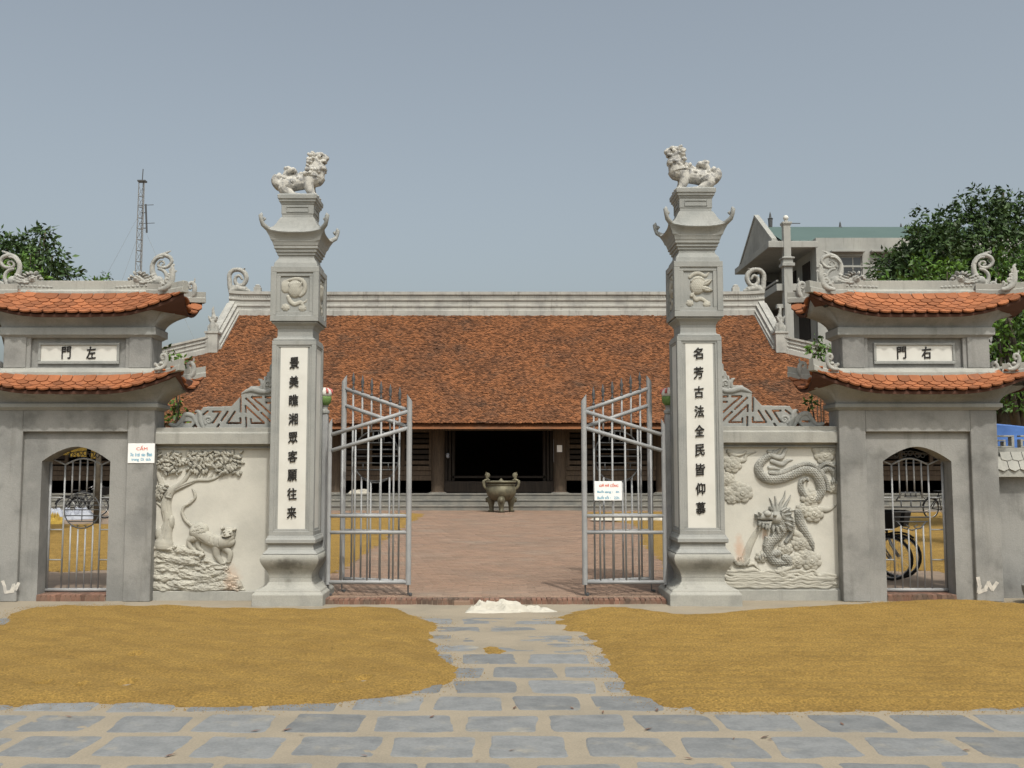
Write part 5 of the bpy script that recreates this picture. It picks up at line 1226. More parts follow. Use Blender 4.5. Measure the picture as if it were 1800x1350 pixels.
# small dentils along the ridge
b = MB(); x = -11.9
while x < 11.9: b.box(x, x + .05, YR - .205, YR - .16, zrb + hr * .69, zrb + hr * .80); x += .11
tag(b.build('dentil_course', M['ridge_white'], hall), kind='stuff')
for s_ in (-1, 1):
    pth = [(s_ * 12.0, YR - .1, zrb - .05)] + [Vector((s_ * abs(edgeL[1].x), edgeL[1].y, edgeL[1].z - .02))]
    b = MB(); p0, p1 = Vector(pth[0]), Vector(pth[1]); n = 8
    path = [p0.lerp(p1, k / n) for k in range(n + 1)]
    b.sweep(path, RAKE, [Vector((1, 0, 0))] * (n + 1)); b.build('raking_band', M['ridge_white'], hall)
    e2 = Vector((s_ * abs(edgeL[2].x), edgeL[2].y, edgeL[2].z)); d = (e2 - p1); far = p1 + d * 2.0 + Vector((0, -.8, -.55)); tip = far + Vector((s_ * 1.2, -1.0, -.1))
    path = [p1, p1.lerp(e2, .5), e2, e2 + (far - e2) * .5, far, tip]
    dd = Vector((-d.y, d.x, 0)).normalized()
    b = MB(); b.sweep([p - Vector((0, 0, .02)) for p in path], band(.60, .19), [dd * (1 if dd.y > 0 else -1)] * 6); b.build('hip_band', M['ridge_white'], hall)
    b = MB(); b.sq(p1.x, p1.y, [(.26, .26, p1.z - .2), (.26, .26, p1.z + .62), (.30, .30, p1.z + .64), (.30, .30, p1.z + .72), (.2, .2, p1.z + .74)]); b.build('band_block', M['ridge_white'], hall)
    # seated guardian on the block
    R = Relief(-60, -180, 60, 10, 4); R.stroke([(0, 0), (4, -40), (-2, -80)], [26, 28, 20], .9); R.blob(-2, -98, 20, 20, 18); R.stroke([(0, -110), (6, -150), (2, -172)], [14, 9, 3], .9); R.stroke([(14, -50), (34, -30), (30, 0)], [12, 12, 12], .9); R.stroke([(-12, -60), (-30, -40), (-26, 0)], [12, 11, 12], .9); R.leaf(10, -60, 60, 10, -1.0, 12, 8); R.leaf(-6, -60, 55, 10, -2.1, 12, 8)
    R.mesh('guardian_figure', lambda x, y, h: np.stack([p1.x + s_ * x * .0052, p1.y - h * .0058, p1.z + .74 - y * .0062], 1), M['ornament'], hall, both=True)
    # ridge-end dragon coil
    R = Relief(390, 95, 560, 260, 2.2)
    R.stroke([(440, 250), (425, 220), (420, 180), (418, 140), (440, 112), (480, 108), (512, 130), (522, 165), (505, 200), (475, 205), (455, 185), (458, 155), (480, 145), (495, 165)], [16, 15, 14, 13, 13, 13, 14, 14, 13, 11, 10, 9, 8, 6], .9)
    R.stroke([(430, 240), (470, 225), (510, 232), (540, 240)], [16, 20, 16, 8], .9); R.blob(470, 220, 26, 20, 18); R.cloud(445, 225, 22, 12); R.cloud(505, 232, 26, 12)
    for k in range(6): R.leaf(430 + 16 * k, 235, 22, 6, -1.9 + .25 * k, 6, 8)
    R.leaf(500, 112, 20, 5, -.8, 5, 5); R.leaf(425, 130, 18, 5, -2.4, 5, 5)
    c0 = P(407, 516, YR)
    kk = YR / F / 3.46
    R.mesh('ridge_dragon', lambda x, y, h: np.stack([s_ * (-1) * (-(c0.x) - (x - 440) * kk - .05), YR - h * kk * 1.2, c0.z - (y - 256) * kk], 1), M['ornament'], hall, both=True)
    b = MB(); v = P(453, 514, YR); X = s_ * abs(v.x); b.sq(X, YR, [(.16, .12, zrb + hr - .01), (.16, .12, v.z + .22), (.10, .08, v.z + .26), (.12, .1, v.z + .3), (.05, .05, v.z + .36)]); b.build('ridge_knob', M['ridge_white'], hall)
# platform and steps
b = MB()
FL = Zp(868, 39.9)
for k, (y0, z1) in enumerate(((39.05, CZ + (FL - CZ) * .30), (39.45, CZ + (FL - CZ) * .64), (39.9, FL))):
    b2 = MB(); b2.box(-20 + k * .3, 20 - k * .3, y0, 39.45 if k == 0 else (39.9 if k == 1 else 52), -.02, z1); b2.build('step', M['step'], hall, bevel=.02)
    # a slightly proud tread edge
    b3 = MB(); b3.box(-20.03 + k * .3, 20.03 - k * .3, y0 - .03, y0 + .34, z1 - .05, z1 + .012); b3.build('tread', M['step'], hall, bevel=.01)
# columns
YC = 40.25
cols = [770, 590, 410, 230, 60]; W_ = M['wood']
def wx(px): return (px - 877) / F * YC * .998 + .09
CX = [wx(p) for p in cols] + [-19.0]; CX = CX + [-x + .18 for x in CX]
for x in CX:
    b = MB(); b.lathe(x, YC, [(.30, FL), (.30, FL + .06), (.27, FL + .1), (.27, FL + .6), (.275, ZE - .4), (.26, ZE + .5)], 16); b.build('column', W_, hall, smooth=False)
    b = MB(); b.lathe(x, YC, [(.38, FL - .01), (.38, FL + .03), (.33, FL + .055)], 16); b.build('column_base', M['step'], hall)
b = MB(); b.box(-19.2, 19.2, YC - .14, YC + .14, Zp(757, YC), ZE + .35); b.box(-19.2, 19.2, YC - .08, YC + .08, ZE + .5, ZE + .75); b.build('lintel', W_, hall, bevel=.02)
b = MB()                                             # rafters under the eave
for k in range(96): x = -19 + k * .4; b.rings([[(x - .05, YE + .2, ZE - .14), (x + .05, YE + .2, ZE - .14), (x + .05, YE + .2, ZE - .06), (x - .05, YE + .2, ZE - .06)], [(x - .05, YC + 1, ZE - .14 + SL * (YC + .8 - YE)), (x + .05, YC + 1, ZE - .14 + SL * (YC + .8 - YE)), (x + .05, YC + 1, ZE - .06 + SL * (YC + .8 - YE)), (x - .05, YC + 1, ZE - .06 + SL * (YC + .8 - YE))]])
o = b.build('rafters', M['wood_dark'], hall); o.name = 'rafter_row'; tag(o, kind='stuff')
# bays between columns
zs1, zs0 = Zp(819, YC), Zp(827, YC); za0 = Zp(845, YC)
xs = sorted(CX)
for i in range(len(xs) - 1):
    xa, xb = xs[i] + .25, xs[i + 1] - .25
    if i == len(xs) // 2 - 1:                        # open middle bay: threshold boards, folded doors at the sides
        b = MB(); b.box(xa, xb, YC - .05, YC + .05, Zp(866, YC), Zp(846, YC)); b.build('threshold', M['wood_dark'], hall, bevel=.01)
        for s_, x in ((1, xa), (-1, xb)):
            for k in range(3):
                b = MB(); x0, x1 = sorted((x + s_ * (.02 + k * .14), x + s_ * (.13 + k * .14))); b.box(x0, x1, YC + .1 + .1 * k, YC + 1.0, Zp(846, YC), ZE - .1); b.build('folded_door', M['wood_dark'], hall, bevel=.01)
        continue
    b = MB(); b.box(xa, xb, YC - .10, YC + .10, zs0, zs1); b.build('sill_beam', W_, hall, bevel=.015)
    h3 = (zs0 - za0) / 2
    for k in range(2): b = MB(); b.box(xa, xb, YC - .055 + .012 * k, YC + .05, za0 + h3 * k + .006, za0 + h3 * (k + 1) - .004); b.build('plank', W_, hall, bevel=.008)
    n = 4; wj = (xb - xa)
    for k in (0, 1, 2, 3):
        u = (0, .30, .66, .97)[k]; b = MB(); x = xa + u * wj; b.box(x, x + .14, YC - .06, YC + .06, zs1, Zp(757, YC)); b.build('jamb', W_, hall, bevel=.01)
    for u0, u1 in ((.0, .30), (.66, .97)):           # slatted shutters at both sides of each bay
        x0, x1 = xa + u0 * wj + .14, xa + u1 * wj
        for k in range(7):
            z = zs1 + .06 + k * .215; b = MB(); b.box(x0, x1, YC - .03, YC + .02, z, z + .15); b.build('slat', M['wood_dark'] if k % 3 else W_, hall)
    for k in range(4):
        z = zs1 + .1 + k * .36; b = MB(); b.box(xa + .30 * wj + .14, xa + .66 * wj, YC - .015, YC + .015, z, z + .045); b.build('window_rail', W_, hall)
# dark interior: back wall, floor boards, altar beam
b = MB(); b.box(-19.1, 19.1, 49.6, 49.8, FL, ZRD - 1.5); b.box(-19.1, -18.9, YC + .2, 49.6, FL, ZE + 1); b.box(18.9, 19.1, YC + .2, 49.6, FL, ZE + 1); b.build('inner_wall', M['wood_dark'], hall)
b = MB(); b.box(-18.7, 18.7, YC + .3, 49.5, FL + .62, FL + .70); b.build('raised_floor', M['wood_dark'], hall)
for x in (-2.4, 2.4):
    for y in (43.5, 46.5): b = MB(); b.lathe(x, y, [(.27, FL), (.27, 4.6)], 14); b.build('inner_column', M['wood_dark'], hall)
def paper(px0, px1, py0, py1, lab, m):
    c = P((px0 + px1) / 2, (py0 + py1) / 2, YC - .30); k = (YC - .3) / F; t = MB(); t.box(-(px1 - px0) * k / 2, (px1 - px0) * k / 2, -.015, .0, -(py1 - py0) * k / 2, (py1 - py0) * k / 2)
    o = t.build('notice_paper', m, None); o.location = c; tag(o, lab, 'paper')
paper(979, 988, 782.5, 794.5, 'small white paper notice stuck on the right column of the dark doorway', M['sign'])
o = MB(); o.box(-.012, .012, -.012, .012, -.45, .45); o = o.build('lamp_tube', M['greytarp']); o.location = P(973.5, 792, YC - .1); tag(o, 'thin pale tube standing upright beside the right column of the doorway', 'tube')
o = MB(); o.lathe(0, 0, [(.03, -.1), (.07, -.06), (.07, .06), (.03, .1)], 10); o = o.build('wall_lamp', M['greytarp']); o.location = P(787, 801, YC - .05); tag(o, 'small pale lamp on the dark left door of the hall', 'lamp')
# ---- bronze urn
u0 = G(881, 899, CZ); u0.y = 37.6; u0.x = (881 - PX) / F * 37.6
urn = thing('bronze_urn', 'big three-legged bronze incense urn before the steps of the hall', 'urn', (u0.x, u0.y, CZ))
b = MB(); b.lathe(0, 0, [(.02, .42), (.25, .42), (.42, .50), (.53, .64), (.565, .76), (.55, .88), (.51, .97), (.50, 1.0), (.535, 1.005), (.54, 1.03), (.47, 1.035), (.46, 1.09), (.56, 1.10), (.575, 1.13), (.56, 1.16), (.44, 1.17), (.42, 1.09), (.1, 1.06)], 28); bowl = b.build('bowl', M['bronze'], urn, smooth=True)
for k in range(3):
    an = -math.pi / 2 + k * 2 * math.pi / 3 if k else -math.pi / 2
    c, s = math.cos(an), math.sin(an)
    b = MB(); b.tube([(c * .36, s * .36, .60), (c * .44, s * .44, .42), (c * .43, s * .43, .22), (c * .42, s * .42, .08), (c * .45, s * .45, 0)], [.13, .15, .095, .085, .12], 12); lg = b.build('leg', M['bronze'], urn, smooth=True)
    b = MB(); b.tube([(c * .46, s * .46, .52), (c * .60, s * .60, .46), (c * .62, s * .62, .36)], [.10, .09, .05], 8); b.build('lion_mask', M['bronze'], lg, smooth=True)
for s_ in (-1, 1):
    R = Relief(-70, -260, 120, 60, 4); R.stroke([(20, 40), (62, 0), (80, -60), (60, -110), (20, -130), (30, -170), (20, -200)], [22, 22, 22, 20, 20, 18, 22], .8); R.spiral(28, -205, 40, 1.3, 17, .9, 1, 1.5); R.blob(28, -205, 14, 14, 18); R.stroke([(20, -130), (-10, -120)], [18, 12], .8); R.stroke([(95, -70), (92, -110)], [12, 6], .8); R.leaf(40, -240, 34, 10, -1.4, 10, 6)
    R.mesh('handle', lambda x, y, h: np.stack([s_ * (.54 + (x - 30) * .0023), -h * .0025, .98 - (y + 20) * .00215], 1), M['bronze'], urn, both=True)
b = MB(); b.lathe(0, 0, [(.16, 1.06), (.16, 1.16), (.06, 1.2), (.02, 1.26)], 12); b.build('knob', M['bronze'], urn, smooth=True)

# ---- crumpled cloths and sacks
def crumple(name, label, poly, cx, cy, z0, w, d, h, seed, m, cat='sack', n=60, group=None, folds=5.0, lean=0.0):
    out_ = crom(list(poly) + [poly[0]], 12)[:-1]; N = len(out_); K = 30
    cen = np.mean(np.array(out_), 0); O = np.array(out_); q = (np.arange(K + 1) / K)[:, None]
    x = cen[0] + (O[None, :, 0] - cen[0]) * (1 - q); y = cen[1] + (O[None, :, 1] - cen[1]) * (1 - q)
    wx_ = x + .10 * (fbm(x * 4, y * 4, seed + 11) - .5); wy_ = y + .25 * (fbm(x * 3 + 5, y * 4, seed + 12) - .5)
    a = fbm(x * folds + 3, y * folds * .7, seed); r1 = np.maximum(0, 1 - np.abs(2 * vnoise(wx_ * folds * 1.1, wy_ * folds * .9 + wx_ * 2, seed + 2) - 1) * 2.4); r2 = np.maximum(0, 1 - np.abs(2 * vnoise(wx_ * folds * 2.2 - wy_ * 3, wy_ * folds * 2 + wx_ * 4, seed + 5) - 1) * 2.6)
    e = np.minimum(1, q * 10) ** .5; e2 = np.minimum(1, q * 4)
    side_ = 1 - lean * np.clip((x + .1) / .45, 0, 1)
    z = .003 + e * h * side_ * (.14 + e2 * (.30 * a + .50 * r1 + .30 * r2)); z[0] = 0
    V = np.stack([x * w, y * d, z], -1).reshape(-1, 3)
    fs = [(k * N + j, k * N + (j + 1) % N, (k + 1) * N + (j + 1) % N, (k + 1) * N + j) for k in range(K) for j in range(N)]
    o = np_mesh(name, V, [np.array(fs)], m, None, True)
    o.location = (cx, cy, z0); tag(o, label, cat, group); return o
p = G(899, 1075)
crumple('white_sack', 'crumpled white woven sack lying on the path below the brick kerb', [(-.5, -.35), (-.48, .02), (-.38, .12), (-.44, .22), (-.30, .44), (-.08, .36), (.08, .5), (.16, .16), (.22, .0), (.42, .1), (.5, -.14), (.34, -.22), (.12, -.2), (.08, -.34), (-.2, -.42)], p.x, p.y + .02, .0, 1.14, .62, .125, 5, M['sack'], folds=4.2, lean=.62)
p = P(631, 868, 40.05)
crumple('white_bag', 'white bag lying on the hall platform at the left of the steps', [(-.5, -.4), (-.45, .3), (-.2, .45), (.3, .4), (.5, .1), (.4, -.4), (0, -.5)], p.x, 40.05, FL + .013, .85, .35, .17, 8, M['sack'], 'bag')
a_, c_ = G(1040, 916, CZ), G(1168, 916, CZ)
crumple('white_tarp', 'long white sheet along the edge of the rice behind the right gate leaf', [(-.5, -.3), (-.5, .3), (-.3, .45), (0, .3), (.3, .42), (.5, .35), (.5, -.4), (.2, -.25), (-.1, -.45)], (a_.x + c_.x) / 2, a_.y, CZ + .04, c_.x - a_.x, 1.0, .16, 9, M['sack'], 'sheet', n=80)
# ================================================================ TREES, SHRUBS
def leaves(name, spheres, per, size, m, parent, seed, droop=.5, stretch=.42):
    r = np.random.default_rng(seed); C_ = []; R_ = []
    for (c, rad_) in spheres:
        n = max(4, int(per * rad_ ** 2))
        d = r.normal(size=(n, 3)); d /= np.linalg.norm(d, axis=1)[:, None]
        q = rad_ * (.45 + .6 * r.random(n) ** .6); C_.append(np.array(c) + d * q[:, None] * np.array([1, 1, .85])); R_.append(d)
    C0 = np.concatenate(C_); D = np.concatenate(R_)
    # sprigs: each point carries a few leaves fanning out
    k = 5; n = len(C0)
    C0 = np.repeat(C0, k, 0) + r.normal(0, size * .45, (n * k, 3)); D = np.repeat(D, k, 0)
    a = D + r.normal(0, .75, D.shape) + np.array([0, 0, -droop]); a /= np.linalg.norm(a, axis=1)[:, None]
    u = np.cross(a, r.normal(size=a.shape)); u /= np.linalg.norm(u, axis=1)[:, None] + 1e-9
    nrm = np.cross(a, u); s = size * (.6 + .8 * r.random(len(a)))[:, None]
    V = np.stack([C0, C0 + a * s * .45 + u * s * stretch * .5 - nrm * s * .06, C0 + a * s, C0 + a * s * .45 - u * s * stretch * .5 - nrm * s * .06], 1).reshape(-1, 3)
    base = (np.arange(len(a)) * 4)[:, None]
    return np_mesh(name, V, [np.concatenate([base + np.array([[0, 1, 2]]), base + np.array([[0, 2, 3]])])], m, parent)
def limbs(name, base, tops, r0, parent):
    b = MB(); base = Vector(base); fork = base.lerp(sum((Vector(t) for t in tops), Vector()) / len(tops), .5)
    b.tube([base, base.lerp(fork, .5) + Vector((r0 * .4, 0, 0)), fork], [r0, r0 * .8, r0 * .62], 10)
    for i, t in enumerate(tops):
        t = Vector(t); mid = fork.lerp(t, .5) + Vector((random.uniform(-.2, .2), random.uniform(-.2, .2), .1)); b.tube([fork, mid, t], [r0 * .5, r0 * .3, r0 * .08], 7)
    return b.build(name, M['bark'], parent, smooth=True)
def tree(label, Y, px_list, leafm, size, per, seed, root_px, group='trees behind the gate wall', jit=.8, r0=.2, droop=.5, cat='tree', name='tree'):
    r = random.Random(seed); k = Y / F; sp = []
    for (x, y, rr) in px_list:
        c = P(x, y, Y); sp.append(((c.x, Y + r.uniform(-jit, jit) * rr * k, c.z), rr * k))
    X0 = (root_px - PX) / F * Y
    t = thing(name, label, cat, (X0, Y, 0), 0, group, world=True)
    limbs('trunk', (X0, Y, -.05), [s[0] for s in sp[::max(1, len(sp) // 9)]], r0, t)
    leaves('crown', sp, per, size, leafm, t, seed, droop)
    return t
tree('dark green tree rising behind the left gate tower', 24, [(-30, 440, 45), (12, 445, 34), (40, 428, 26), (72, 418, 22), (80, 405, 12), (62, 440, 30), (98, 455, 26), (92, 478, 28), (118, 482, 20), (132, 494, 14), (20, 480, 40), (55, 480, 34), (88, 500, 26), (-20, 500, 60), (8, 425, 16)], M['leaf_dark'], .15, 300, 11, 30, jit=.9)
tree('small light green tree tucked under the dark one behind the left tower', 22, [(38, 462, 17), (52, 448, 12), (28, 486, 18), (58, 484, 16), (80, 492, 14), (42, 500, 22), (12, 500, 14), (70, 508, 20)], M['leaf_light'], .12, 330, 12, 45, r0=.12)
tree('slender treetop peeping over the middle of the left tower ridge', 30, [(165, 500, 10), (180, 497, 10), (187, 490, 5), (172, 508, 14)], M['leaf_light'], .14, 420, 13, 175, r0=.1)
big = []; rr_ = random.Random(4)
outl = [(1545, 500), (1575, 440), (1600, 405), (1620, 380), (1650, 376), (1680, 352), (1712, 342), (1740, 352), (1768, 340), (1800, 345), (1850, 350), (1900, 380), (1950, 450)]
for (x, y) in outl: big.append((x + 10, y + 16, 20)); big.append((x + 22, y + 48, 30))
for x, y in ((1615, 376), (1713, 336), (1768, 336), (1578, 436), (1600, 402), (1548, 486), (1690, 350), (1655, 372)): big.append((x, y, 9))
for k in range(34): big.append((rr_.uniform(1590, 1900), rr_.uniform(420, 720), rr_.uniform(34, 60)))
tree('huge dark tree towering behind the right gate tower', 27, big, M['leaf_dark'], .15, 400, 14, 1780, r0=.35, jit=1.0)
lt = [(1575, 492, 16), (1600, 470, 16), (1630, 462, 20), (1660, 470, 20), (1690, 476, 18), (1610, 500, 26), (1650, 500, 30), (1700, 505, 26), (1590, 520, 24), (1725, 500, 16)]
tree('leafy light green tree behind the middle of the right tower ridge', 21, lt, M['leaf_light'], .12, 420, 15, 1718, r0=.14)
lt = [(1750, 470, 24), (1775, 455, 24), (1800, 460, 28), (1770, 500, 34), (1820, 500, 40), (1760, 590, 26), (1790, 600, 34), (1755, 640, 24), (1790, 650, 34), (1820, 620, 40), (1775, 560, 26), (1785, 700, 30), (1820, 700, 40)]
tree('mid green tree at the outer side of the right tower', 20, lt, M['leaf_light'], .12, 330, 16, 1790, r0=.16)
def shrub(label, Y, pl, root, seed): return tree(label, Y, pl, M['leaf_light'], .085, 900, seed, root, 'shrubs behind the wall', r0=.025, cat='shrub', name='shrub')
shrub('bright green shrub between the left tower and the hall roof', 14.6, [(300, 622, 10), (306, 640, 10), (296, 645, 10), (322, 638, 5)], 303, 21)
shrub('low green shrub behind the tail of the left fret screen', 14.9, [(306, 705, 9), (312, 722, 11), (302, 738, 11), (318, 735, 8), (309, 716, 8)], 308, 22)
shrub('leafy shrub between the right tower and the hall roof', 15.0, [(1438, 600, 8), (1450, 606, 11), (1446, 622, 11), (1424, 612, 5), (1452, 640, 10), (1440, 655, 6)], 1446, 23)
shrub('tiny sprig under the eave of the right tower', 14.4, [(1426, 701, 3), (1428, 707, 3)], 1427, 24)

# ================================================================ RADIO MAST
YM = 62; x0 = (237 - PX) / F * YM
t = thing('radio_mast', 'thin lattice radio mast with guy wires behind the left tower', 'mast', (x0, YM, 0), 0, None, world=True)
z = lambda py: Zp(py, YM)
top = z(320)
b = MB(); leg = [(-.24, -.14), (.24, -.14), (0, .26)]
for k, (dx, dy) in enumerate(leg): bb = MB(); bb.tube([(x0 + dx - .1, YM + dy, 0), (x0 + dx * .72, YM + dy * .7, top)], .032, 6); bb.build('leg', M['mast'], t)
n = 40; zz = 0; i = 0
while zz < top - .5:
    q = zz / top; s = 1 - .28 * q
    pts = [(x0 + dx * s - .1 * (1 - q), YM + dy * s, zz) for dx, dy in leg]; p2 = [(x0 + dx * s - .1 * (1 - q), YM + dy * s, zz + .7) for dx, dy in leg]
    for k in range(3): b.tube([pts[k], pts[(k + 1) % 3]], .02, 4); b.tube([pts[k], p2[(k + 1) % 3]], .014, 4)
    zz += .7
o = b.build('lattice', M['mast'], t); tag(o, kind='stuff')
b = MB(); b.tube([(x0, YM, top), (x0 + .03, YM, z(297))], .03, 5); b.box(x0 - .25, x0 + .25, YM - .2, YM + .2, top, top + .09); b.build('whip_aerial', M['iron'], t)
xs_ = (244.5 - PX) / F * YM
b = MB(); b.tube([(xs_, YM, z(359)), (xs_ + .12, YM, z(409))], .06, 6); b.tube([(x0, YM, z(374)), (xs_, YM, z(374))], .03, 5); b.tube([(x0, YM, z(401)), (xs_ + .1, YM, z(401))], .03, 5); b.tube([(xs_ - .5, YM, z(361)), (xs_ + .5, YM, z(360))], .02, 4); b.tube([(xs_ - .4, YM, z(393)), (xs_ + .6, YM, z(392))], .02, 4); b.build('side_aerial', M['iron'], t)
for dx, pt_ in ((-7, 370), (-4, 400), (7, 390)):
    b = MB(); b.tube([(x0, YM, z(pt_)), (x0 + dx, YM - 1, 3)], .006, 4); b.build('guy_wire', M['step'], t)

# ================================================================ PALE BUILDING ON THE RIGHT
YB_ = 50.0
B_ = thing('pale_building', 'pale storeyed building with a teal sheet roof and corner porch behind the right tower', 'building', ((1500 - PX) / F * YB_, YB_, 0), 0, None, world=True)
bx = lambda px: (px - PX) / F * YB_
bz = lambda py: Zp(py, YB_)
x0, x1 = bx(1443), bx(1960)
zt_, zm = bz(418), bz(434)
def part(nm, m, *boxes, bevel=0):
    b = MB(); [b.box(*q) for q in boxes]; return b.build(nm, m, B_, bevel=bevel)
win = [(1480, 1525), (1551, 1596), (1622, 1667), (1693, 1738)]
wz1, wz0 = bz(450), bz(497)
# front wall with window openings, storey by storey
cur = x0; bs = []
for a, c in win:
    bs.append((cur, bx(a), YB_, YB_ + .25, bz(520), wz1)); bs.append((bx(a), bx(c), YB_, YB_ + .25, bz(520), wz0)); cur = bx(c)
bs.append((cur, x1, YB_, YB_ + .25, bz(520), wz1)); bs.append((x0, x1, YB_, YB_ + .25, wz1, zt_))
part('front_wall', M['bwall'], *bs); part('lower_wall', M['bwall'], (x0, x1, YB_ + .02, YB_ + .3, -.02, bz(520)))
part('side_wall', M['bwall'], (x0, x0 + .25, YB_ + .25, YB_ + 9, -.02, zt_)); part('rear_wall', M['bwall'], (x0, x1, YB_ + 9, YB_ + 9.25, -.02, zt_))
for a, c in win:
    xa, xb = bx(a), bx(c)
    f = part('window', M['bwall'], (xa, xb, YB_ + .08, YB_ + .14, wz1 - .06, wz1), (xa, xb, YB_ + .08, YB_ + .14, wz0, wz0 + .06), (xa, xa + .06, YB_ + .08, YB_ + .14, wz0 + .06, wz1 - .06), (xb - .06, xb, YB_ + .08, YB_ + .14, wz0 + .06, wz1 - .06),
             (xa + .06, xb - .06, YB_ + .085, YB_ + .135, wz1 - .52, wz1 - .46), (xa + (xb - xa) * .62, xa + (xb - xa) * .62 + .06, YB_ + .087, YB_ + .133, wz0 + .06, wz1 - .06))
    b = MB(); b.box(xa + .05, xb - .05, YB_ + .10, YB_ + .11, wz0 + .05, wz1 - .05); b.build('pane', M['glass'], f)
    part('window_hood', M['bwall'], (xa - .35, xb + .06, YB_ - .30, YB_ + .0, wz1 + .16, wz1 + .25), bevel=.01)
part('string_course', M['bwall'], (x0 - .02, x1, YB_ - .05, YB_ - .002, bz(470), bz(468)))
b = MB(); b.rings([[(bx(1390), YB_ + .6, zt_ - .05), (x1, YB_ + .6, zt_ - .05), (x1, YB_ + 4.5, zt_ + 1.62), (bx(1390), YB_ + 4.5, zt_ + 1.62)], [(bx(1390), YB_ + .6, zt_ - .02), (x1, YB_ + .6, zt_ - .02), (x1, YB_ + 4.5, zt_ + 1.67), (bx(1390), YB_ + 4.5, zt_ + 1.67)]])
b.rings([[(bx(1390), YB_ + 8.4, zt_ - .05), (x1, YB_ + 8.4, zt_ - .05), (x1, YB_ + 4.5, zt_ + 1.62), (bx(1390), YB_ + 4.5, zt_ + 1.62)], [(bx(1390), YB_ + 8.4, zt_ - .02), (x1, YB_ + 8.4, zt_ - .02), (x1, YB_ + 4.5, zt_ + 1.67), (bx(1390), YB_ + 4.5, zt_ + 1.67)]])
b.build('sheet_roof', M['teal'], B_)
b = MB(); x = bx(1391)
part('roof_rib_course', M['teal'], *[(x + k * .42, x + k * .42 + .05, YB_ + .58, YB_ + .62, zt_ - .06, zt_ + .01) for k in range(38)])
ym = YB_ + 4.5
for px_, py_, pb in ((1354, 372, 386), (1477, 389, 402), (1584, 392, 405), (1690, 395, 408)):
    v = P(px_, pb, ym); w = P(px_, py_, ym); b = MB(); b.lathe(v.x, ym, [(.11, v.z - .5), (.13, v.z), (.16, v.z + .05), (.07, v.z + .12), (.05, v.z + .3), (.005, w.z)], 8); b.build('roof_spike', M['iron'], B_)
# porch at the corner: slab with receding side, gable above it, column through it
xs0 = bx(1358); yb = YB_ + 7.2; zs_0, zs_1 = bz(435), bz(423.5)
part('porch_slab', M['bwall'], (xs0, x0 + .1, YB_ - .02, yb, zs_0, zs_1), bevel=.02); part('porch_floor', M['bwall'], (xs0 + .4, x0, YB_ + .1, yb - .4, bz(510), bz(498)))
part('railing', M['bwall'], (bx(1401), x0, YB_ + .3, YB_ + .4, bz(498), bz(496.5)), (xs0 + .45, xs0 + .55, YB_ + .3, yb - .5, bz(493), bz(490)))
part('porch_lower_beam', M['bwall'], (xs0 + .4, x0, YB_ + .05, YB_ + .35, bz(541), bz(534)))
for q_ in ((x0 - .05, x0 - .002, YB_ + 1.2, YB_ + 3.0, bz(590), bz(540)), (x0 - .05, x0 - .002, YB_ + 1.0, YB_ + 2.2, bz(496), bz(452)), (x0 - .05, x0 - .002, YB_ + 3.4, YB_ + 4.6, bz(496), bz(452))): part('porch_door', M['wood_dark'], q_)
part('porch_far_wall', M['bwall'], (xs0 + 1.4, x0, yb - .3, yb - .1, -.02, zs_0))
part('porch_far_window', M['glass'], (xs0 + 1.6, x0 - .3, yb - .34, yb - .302, bz(492), bz(452)), (xs0 + 1.6, x0 - .3, yb - .34, yb - .302, bz(600), bz(545)))
cxp = bx(1391.5); hc = bx(1398) - cxp
for (xx, yy, nm) in ((cxp, YB_ + .12, 'column'), (cxp, yb - .5, 'column')):
    b = MB(); b.sq(xx, yy, [(hc * 1.15, hc * 1.15, -.02), (hc * 1.15, hc * 1.15, bz(470)), (hc * 1.7, hc * 1.7, bz(468)), (hc * 1.7, hc * 1.7, bz(463)), (hc * 1.3, hc * 1.3, bz(462)), (hc * 1.3, hc * 1.3, bz(456)), (hc * 1.7, hc * 1.7, bz(455)), (hc * 1.7, hc * 1.7, bz(453)), (hc * .95, hc * .95, bz(451)), (hc * .95, hc * .95, bz(397)), (hc * 1.3, hc * 1.3, bz(393)), (hc * 1.3, hc * 1.3, bz(390.5)), (hc * .5, hc * .5, bz(389)), (hc * .4, hc * .4, bz(386.5))])
    b.build('column', M['bwall'], B_); c = bz(382); r = .14
    b = MB(); b.lathe(xx, yy, [(r * math.sin(math.pi * i / 8), c - r * math.cos(math.pi * i / 8)) for i in range(1, 8)], 12); b.build('globe_lamp', M['white'], B_, smooth=True)
za = Zp(386, YB_ + 3.4); zb_ = zs_1
gx0, gx1 = xs0 + .45, bx(1392)
b = MB(); b.rings([[(gx0 - .2, YB_ + .12, zb_), (gx0 - .2, yb - .22, zb_), (gx0 - .2, YB_ + 3.4, za + .12)], [(gx0 + .2, YB_ + .3, zb_), (gx0 + .2, yb - .4, zb_), (gx0 + .2, YB_ + 3.4, za)]]); b.build('gable', M['bwall'], B_)
for ys, nm in ((YB_ + .1, 'gable_roof'), (yb - .2, 'gable_roof')):
    b = MB(); b.rings([[(gx0 - .25, ys, zb_ + .02), (bx(1374), ys, zb_ + .02), (bx(1374), YB_ + 3.4, za + .12), (gx0 - .25, YB_ + 3.4, za + .12)], [(gx0 - .25, ys, zb_ + .16), (bx(1374), ys, zb_ + .16), (bx(1374), YB_ + 3.4, za + .26), (gx0 - .25, YB_ + 3.4, za + .26)]]); b.build(nm, M['bwall'], B_)
part('security_lamp_arm', M['iron'], (cxp + hc, cxp + hc + .55, YB_ + .1, YB_ + .16, bz(392), bz(391)))

